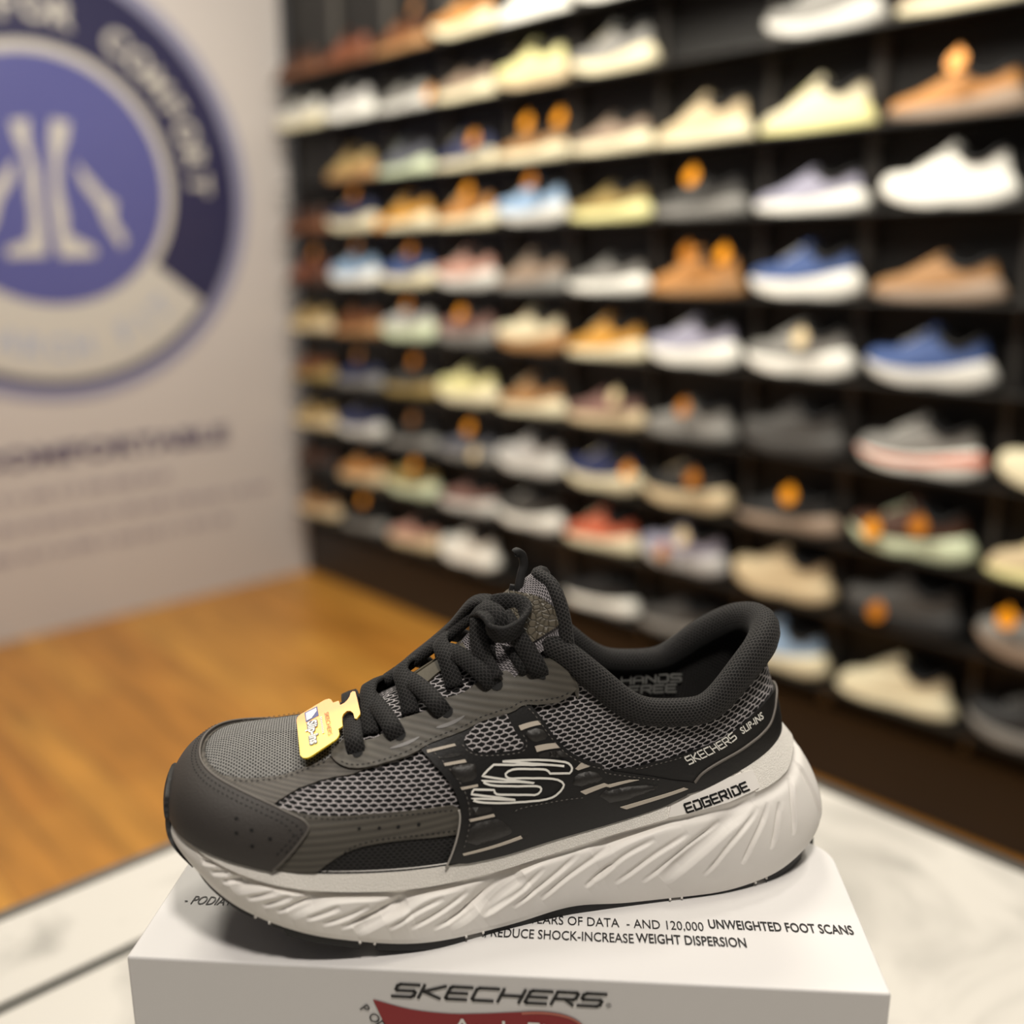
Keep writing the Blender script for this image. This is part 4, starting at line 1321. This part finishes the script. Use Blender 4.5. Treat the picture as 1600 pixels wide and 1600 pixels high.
def tong(s, t):
    s = np.atleast_1d(np.asarray(s, float))
    t = np.atleast_1d(np.asarray(t, float))
    i = np.clip(s * 24, 0, 23.999)
    j = np.clip((t + 1) / 2 * (len(rimC) - 1), 0, len(rimC) - 1.001)
    i0, j0 = i.astype(int), j.astype(int)
    a, b = (i - i0)[:, None], (j - j0)[:, None]
    return (TG[i0, j0] * (1 - a) * (1 - b) + TG[i0 + 1, j0] * a * (1 - b) + TG[i0, j0 + 1] * (1 - a) * b + TG[i0 + 1, j0 + 1] * a * b)
patch('tongue_label', [(.72, .60), (.70, .30), (.70, .05), (.78, -.22), (.90, -.47), (.965, -.62), (.97, -.83), (.75, -.85), (.54, -.85), (.49, -.6), (.47, 0), (.49, .6), (.54, .85), (.75, .85), (.85, .75)], scales('snake_grain_leather', (92, 85, 72), 2.6, .42, .0004, .62, 'Object'), surf=tong, parent=tongue, off=.0011, thick=.0013, smooth=0, step=.03)
# pull loop
pl = cat([(.1625, -.003, .137), (.1618, -.0025, .146), (.1632, -.001, .1525), (.1646, .0, .157), (.1638, .0, .1615), (.1612, -.001, .1635), (.1604, -.001, .1630)], 6)
V, F, UV = sweep(pl, flat_sec(.0042, .0026))
mesh('pull_loop', V, F, M_thread, tongue, uv=UV)
pl2 = cat([(.1585, -.001, .136), (.1590, -.0005, .143), (.1600, .0, .1475)], 6)
V, F, UV = sweep(pl2, flat_sec(.0038, .0022))
mesh('pull_loop', V, F, M_thread, tongue, uv=UV)
patch('lace_keeper', [(.455, .90), (.47, .86), (.50, .89), (.53, .88), (.56, .87), (.565, .99), (.50, .99), (.455, .99)], mat('keeper_olive_grey', (84, 78, 64), .6, .2, 900.), off=.0012, thick=.0012, smooth=1, parent=tongue)
patch('lace_keeper', [(.455, .90), (.47, .86), (.50, .89), (.53, .88), (.56, .87), (.565, .99), (.50, .99), (.455, .99)], mat('keeper_olive_grey', (84, 78, 64), .6, .2, 900.), mirror=True, off=.0012, thick=.0012, smooth=1, parent=tongue)
# -- laces
def lace(name, P, N=None, w=.0088, t=.0026, n=6, m=M_lace):
    C3 = cat(P, n)
    if N is None:
        up = None
    else:
        up = cat(N, n)
    V, F, UV = sweep(C3, flat_sec(w, t), up)
    return mesh(name, V, F, m, shoe, uv=UV)
EL = [(.359, .605), (.418, .603), (.481, .602), (.545, .604), (.594, .655)]
def lace_span(p0, w0, p1, w1, h, name='lace', w=.0085, low0=False, low1=False):
    ends = [-.0035 if not low0 else .0005, .0034 if not low0 else .0012, .0048 if not low0 else .003, h, .0048 if not low1 else .003, .0034 if not low1 else .0012, -.0035 if not low1 else .0005]
    t = np.linspace(0, 1, 11)
    a = p0 + (p1 - p0) * t
    b = w0 + (w1 - w0) * t
    P, N = nrm(upper, a, b)
    N[N[:, 2] < 0] *= -1
    hgt = np.interp(t, [0, .05, .14, .5, .86, .95, 1], ends)
    return lace(name, P + N * hgt[:, None], N, n=3, w=w)
lace_span(EL[0][0], EL[0][1], EL[0][0], 2 - EL[0][1], .0012)
for i in range(4):
    lace_span(EL[i + 1][0], EL[i + 1][1], EL[i][0] + .02, 1.26, .0040, low1=True)
    lace_span(EL[i][0] + .022, .74, min(EL[i + 1][0], .572), 2 - EL[i + 1][1], .0070, low0=True)
# top eyelet to the knot
e5 = on(upper, .606, .675, .001)
lace('lace', [e5, (.1655, -.0235, .1165), (.1610, -.0195, .1245), (.1565, -.015, .1320), (.1526, -.010, .1372)], [(-.3, -.9, .5), (-.3, -.9, .5), (-.35, -.8, .6), (-.4, -.6, .7), (-.4, -.5, .8)])
e4 = on(upper, .545, .60, .002)
lace('lace', [on(upper, .548, .66, .004), (.1437, -.018, .1170), (.1419, -.015, .1215), (.1415, -.010, .1282), (.1425, -.006, .1345)], [(-.5, -.8, .5)] * 5)
# knot, bow loop, loose strand along the far side
lace('lace_knot', [(.143, .004, .1335), (.1432, -.002, .1375), (.1455, -.008, .1392), (.1490, -.0125, .1372), (.1500, -.014, .1335), (.1480, -.0135, .1300)], [(-.7, .1, .7), (-.6, -.2, .8), (-.3, -.6, .8), (-.1, -.95, .3), (-.1, -1, 0), (0, -.9, -.4)], w=.0105, t=.0032)
lace('lace_loop', [(.1445, -.011, .1385), (.1447, -.0165, .1372), (.1450, -.020, .1342), (.1500, -.0225, .1322), (.1565, -.021, .1335), (.1610, -.017, .1365), (.1622, -.012, .1402), (.1590, -.008, .1412), (.1540, -.006, .1412), (.1490, -.004, .1400)],
     [(.2, .3, 1), (.6, .2, .7), (1, .2, .3), (.1, 1, .35), (-.4, .9, .3), (-1, .2, .3), (-.6, -.7, .3), (.0, -1, .3), (.1, -1, .3), (.1, -.8, .5)], w=.0092, t=.0024)
lace('lace_loop', [(.150, -.002, .1392), (.146, .001, .1405), (.1401, .005, .1372), (.1317, .011, .1248), (.123, .016, .1150), (.1123, .019, .1055), (.1029, .021, .0965), (.097, .0215, .0915)],
     [(-.2, 0, 1), (-.3, 0, 1), (-.6, 0, .8), (-.7, .1, .7), (-.65, .1, .7), (-.6, .1, .7), (-.6, .2, .7), (-.6, .2, .7)], w=.0095, t=.0030)
lace('lace_end', [(.146, .000, .1365), (.1385, .002, .1315), (.130, .006, .1225), (.120, .010, .1140), (.110, .013, .1055), (.1005, .015, .0985)], [(-.6, -.3, .7)] * 6, w=.0070, t=.0028)
# -- hang tag hooked over the lowest lace
TO, TU, TV = np.array([.06969, -.00959, .08462]), np.array([.9600, .0228, .2500]), np.array([-.0710, .9788, .1960])
TU /= np.linalg.norm(TU)
TN = np.cross(TU, TV)
TN /= np.linalg.norm(TN)
TV = np.cross(TN, TU)
TO = TO + TN * .0054
ca, sa = math.cos(YAW), math.sin(YAW)
def to_world(L_):
    return np.array([SX + L_[0] * ca - L_[1] * sa, SY + L_[0] * sa + L_[1] * ca, ZB + L_[2]])
ht = thing('hang_tag', 'yellow orange plastic tag hooked on the lowest lace of the large sneaker', 'tag', tuple(to_world(TO)))
from mathutils import Matrix
RW = Matrix(((ca, -sa, 0), (sa, ca, 0), (0, 0, 1)))
ht.rotation_euler = (RW @ Matrix((TU, TV, TN)).transposed()).to_euler()
OUT = [(-9.5, 9.7), (-9.0, 11.6), (-7.5, 13.0), (4.5, 17.8), (6.6, 17.6), (7.6, 16.1), (8.1, 13.6), (10.9, 13.7), (11.1, 10.1), (13.3, 10.7), (15.0, 12.3), (16.1, 14.0), (16.9, 16.4), (18.0, 17.3), (19.1, 16.4), (19.3, 9.3), (19.3, .1), (18.9, -1.4), (17.1, -3.5), (16.4, -2.9), (16.2, 1.2), (15.2, 3.4), (13.6, 4.2), (11.8, 2.9), (10.9, 1.0), (10.4, -5.5), (8.4, -6.3), (8.4, -10.0), (7.6, -11.8), (6.2, -13.0), (-5.2, -18.2), (-7.1, -18.4), (-8.7, -17.5), (-9.7, -15.1)]
def tag_card():
    m, nt, b = new_mat('tag_yellow_orange')
    tc = nt.nodes.new('ShaderNodeTexCoord')
    sp_ = nt.nodes.new('ShaderNodeSeparateXYZ')
    nt.links.new(tc.outputs['Object'], sp_.inputs[0])
    mr = nt.nodes.new('ShaderNodeMapRange')
    mr.inputs[1].default_value = -.016
    mr.inputs[2].default_value = .016
    nt.links.new(sp_.outputs['Y'], mr.inputs[0])
    cr = nt.nodes.new('ShaderNodeValToRGB')
    e = cr.color_ramp.elements
    e[0].color = lin((250, 214, 40))
    e[0].position = .25
    e[1].color = lin((244, 150, 24))
    e[1].position = .8
    nt.links.new(mr.outputs[0], cr.inputs[0])
    nt.links.new(cr.outputs[0], b.inputs['Base Color'])
    b.inputs['Roughness'].default_value = .3
    return m
MB().prism([(x / 1000, y / 1000) for x, y in OUT[::-1]], -.0004, .0004).build('card', tag_card(), ht)
def tag_flat(name, polys, m, z=.00055):
    mb = MB()
    for P in polys:
        P = [(x, y) for x, y in P]
        ar = sum(P[i][0] * P[(i + 1) % len(P)][1] - P[(i + 1) % len(P)][0] * P[i][1] for i in range(len(P)))
        if ar < 0:
            P = P[::-1]
        mb.poly([(x / 1000, y / 1000, z) for x, y in P])
    return mb.build(name, m, ht)
navy_ink = mat('tag_navy_ink', (34, 46, 120), .4)
tag_flat('logo_frame', [[(-5.4, 13.0), (.7, 14.7), (.8, 7.6), (-5.4, 5.7)]], navy_ink)
tag_flat('logo_shape', [[(-4.9, 12.2), (.2, 13.6), (.2, 11.2), (-1.2, 9.2), (-2.6, 7.2), (-4.9, 6.6)]], M_white_ink, .0007)
def tag_word(name, text, size, x, y0, y1, m, z, bold=0.):
    V, F = font_mesh(text, size, bold=bold)
    a, b = text_width(V)
    k = (y0 - y1) / (b - a)
    tag_flat(name, [[(x + V[i][1] , y0 - (V[i][0] - a) * k) for i in f_] for f_ in F], m, z)
tag_word('word_outline', 'Slip-ins', 5.8, -4.6, 5.6, -11.6, mat('tag_dark_ink', (52, 46, 70), .4), .0007, .52)
tag_word('word', 'Slip-ins', 5.8, -4.6, 5.1, -11.1, M_white_ink, .00085, .16)
tag_word('brand_word', 'SKECHERS', 2.8, 3.5, 7.8, -8.8, mat('tag_brown_ink', (170, 96, 30), .5), .0007)
tag_flat('small_print', [[(1.2, 6.0 - k * 1.25), (2.1, 6.0 - k * 1.25), (2.1, 5.2 - k * 1.25), (1.2, 5.2 - k * 1.25)] for k in range(10)], mat('tag_print_pale', (236, 232, 220), .5), .0007)
# ---------------------------------------------------------------- display table
TZ = .83
A_T = A_R
table = thing('display_table', 'marble topped display table with grey edge strips under the shoe box', 'table', (.072, 1.127, 0), A_R)
# local x runs along the aisle edge (away from the far corner), local y points away from the viewer side; the top lies at y < 0
mar = marble('cream_grey_marble')
trim_m = mat('grey_metal_edge', (92, 88, 82), .4, metal=.3)
edge_w = .012
MB().box(edge_w, .118 - edge_w, -1.3, -edge_w, TZ - .04, TZ).build('border_slab', mar, table, bevel=.001)
MB().box(.118, 1.5, -1.3, -edge_w, TZ - .04, TZ).build('tabletop', mar, table, bevel=.001)
MB().box(0, 1.5, -edge_w, 0, TZ - .045, TZ + .0006).build('edge_strip', trim_m, table)
MB().box(0, edge_w, -1.3, -edge_w, TZ - .045, TZ + .0006).build('edge_strip', trim_m, table)
MB().box(.118 - edge_w, .118, -1.3, -edge_w, TZ - .045, TZ - .0015).build('seam_strip', mat('dark_seam', (70, 68, 62), .5), table)
MB().box(.10, 1.4, -1.2, -.10, 0, TZ - .045).build('pedestal', mat('table_body_dark', (52, 46, 42), .6), table)
# ---------------------------------------------------------------- shoe box
BA = math.radians(-3.936)
bw, bd, bh = .325, .112, ZB - TZ
box = thing('shoe_box', 'white cardboard shoe box printed with black lettering under the large sneaker', 'box', (-.1676, .3643, TZ), BA)
card_m = mat('white_cardboard', (226, 224, 222), .5, .02, 8.)
front_m = mat('white_cardboard_front', (226, 224, 222), .5, .04, 40.)
def rr(x0, x1, y0, y1, r_br):
    P = [(x0, y0), (x1, y0)]
    for k in range(9):
        a = math.pi / 2 * k / 8
        P.append((x1 - r_br + r_br * math.cos(a), y1 - r_br + r_br * math.sin(a)))
    P += [(x0, y1)]
    return P
MB().prism(rr(.0015, bw - .0015, .0015, bd - .0015, .018), 0, bh - .004).build('body', card_m, box, bevel=.0012)
lid = MB().prism(rr(0, bw, 0, bd, .020), bh - .075, bh).build('lid', card_m, box, bevel=.0013, seg=3)
ink = mat('box_black_ink', (28, 27, 28), .5)
def box_flat(name, quads, m, face, off, parent=box):
    """face 'top': (x, y) on the lid; face 'front': (x, z below the top edge)"""
    mb = MB()
    for Q in quads:
        pts = [(x, y, bh + off) for x, y in Q] if face == 'top' else [(x, -off, bh + y) for x, y in Q]
        a, b, c = (np.array(p_) for p_ in pts[:3])
        n_ = np.cross(b - a, c - a)
        want = np.array((0, 0, 1)) if face == 'top' else np.array((0, -1, 0))
        mb.poly(pts if n_ @ want > 0 else pts[::-1])
    return mb.build(name, m, parent)
def line_text(text, size, bold=0., width=None, shear=0.):
    V, F = font_mesh(text, size, bold=bold, shear=shear)
    a, b = text_width(V)
    k = (width / (b - a)) if width else 1.
    return [[((V[i][0] - a) * k, V[i][1]) for i in f_] for f_ in F], (b - a) * k
def put(quads, x, y, rot=0.):
    c, s = math.cos(rot), math.sin(rot)
    return [[(x + a * c - b * s, y + a * s + b * c) for a, b in Q] for Q in quads]
# top lines (baseline, cap height about 4.5 mm)
L1a, w1 = line_text('20 YEARS OF DATA  - AND 120,000 ', .0088, 0, .0860)
L1b, w2 = line_text('UNWEIGHTED FOOT SCANS', .0088, .00014, .0645)
L1c, w3 = line_text('- PODIATRIST', .0088, 0, .0335, .12)
box_flat('top_lettering', put(L1c, .0105, .0370) + put(L1a, .1665, .0340) + put(L1b, .2550, .0362), ink, 'top', .0003)
L2b, w = line_text(', REDUCE SHOCK-INCREASE ', .0088, .00006, .0665)
L2c, w = line_text('WEIGHT DISPERSION', .0088, .00014, .0485)
box_flat('top_lettering', put(L2b, .1540, .0237) + put(L2c, .2215, .0243), ink, 'top', .0003)
# front: brand word, red curved flag, arc of text
box_flat('front_lettering', put(stroke_mesh('SKECHERS', .0062, .0013, shear=.45, cw=1.05, gap=.28, width=.0885), .1165, -.0130), ink, 'front', .0004)
box_flat('registered_mark', put(line_text('®', .0032)[0], .2078, -.0134), ink, 'front', .0004)
top_c = cat([(.108, -.0152), (.1238, -.0192), (.1404, -.0205), (.155, -.0196), (.168, -.0182), (.180, -.0170), (.190, -.0180), (.197, -.0215), (.2015, -.028)], 6)
red_m = mat('box_red_print', (146, 24, 30), .5)
flag = [(x, z) for x, z in top_c] + [(.203, -.045), (.197, -.065), (.160, -.072), (.128, -.060), (.116, -.036)]
V3 = [Vector((x, z, 0)) for x, z in flag]
box_flat('red_flag', [[flag[i] for i in t] for t in geometry.tessellate_polygon([V3])], red_m, 'front', .0004)
lt_r = mat('box_red_light', (196, 110, 92), .5)
box_flat('flag_edge', [[top_c[i], top_c[i + 1], top_c[i + 1] + np.array((.0004, -.0012)), top_c[i] + np.array((.0, -.0012))] for i in range(26, len(top_c) - 1)], lt_r, 'front', .0006)
box_flat('flag_lettering', put(line_text('Arch Fit', .0125, 0, .046)[0], .1420, -.0310), mat('box_white_print', (238, 232, 226), .5), 'front', .0007)
arc_q = []
for i, ch in enumerate('PODIATRIST'):
    q1, w_ = line_text(ch, .0062)
    t = i * .00475
    a = -.86 - .02 * i
    x = .1020 + sum(.0050 * math.cos(-.86 - .02 * j) for j in range(i))
    z = -.0205 + sum(.0050 * math.sin(-.86 - .02 * j) for j in range(i))
    arc_q += put(q1, x, z, a)
box_flat('front_lettering', arc_q, ink, 'front', .0004)
# black ribbon end behind the heel
rb = cat([(.3155, .106, bh - .030), (.316, .116, bh - .012), (.317, .1225, bh - .0015), (.3175, .127, bh - .006), (.318, .1285, bh - .018)], 5)
V, F, UV = sweep(rb, flat_sec(.0085, .0012), up=[(0, .8, .6)] * len(rb))
mesh('ribbon_tab', V, F, mat('black_ribbon', (16, 16, 16), .6), box)
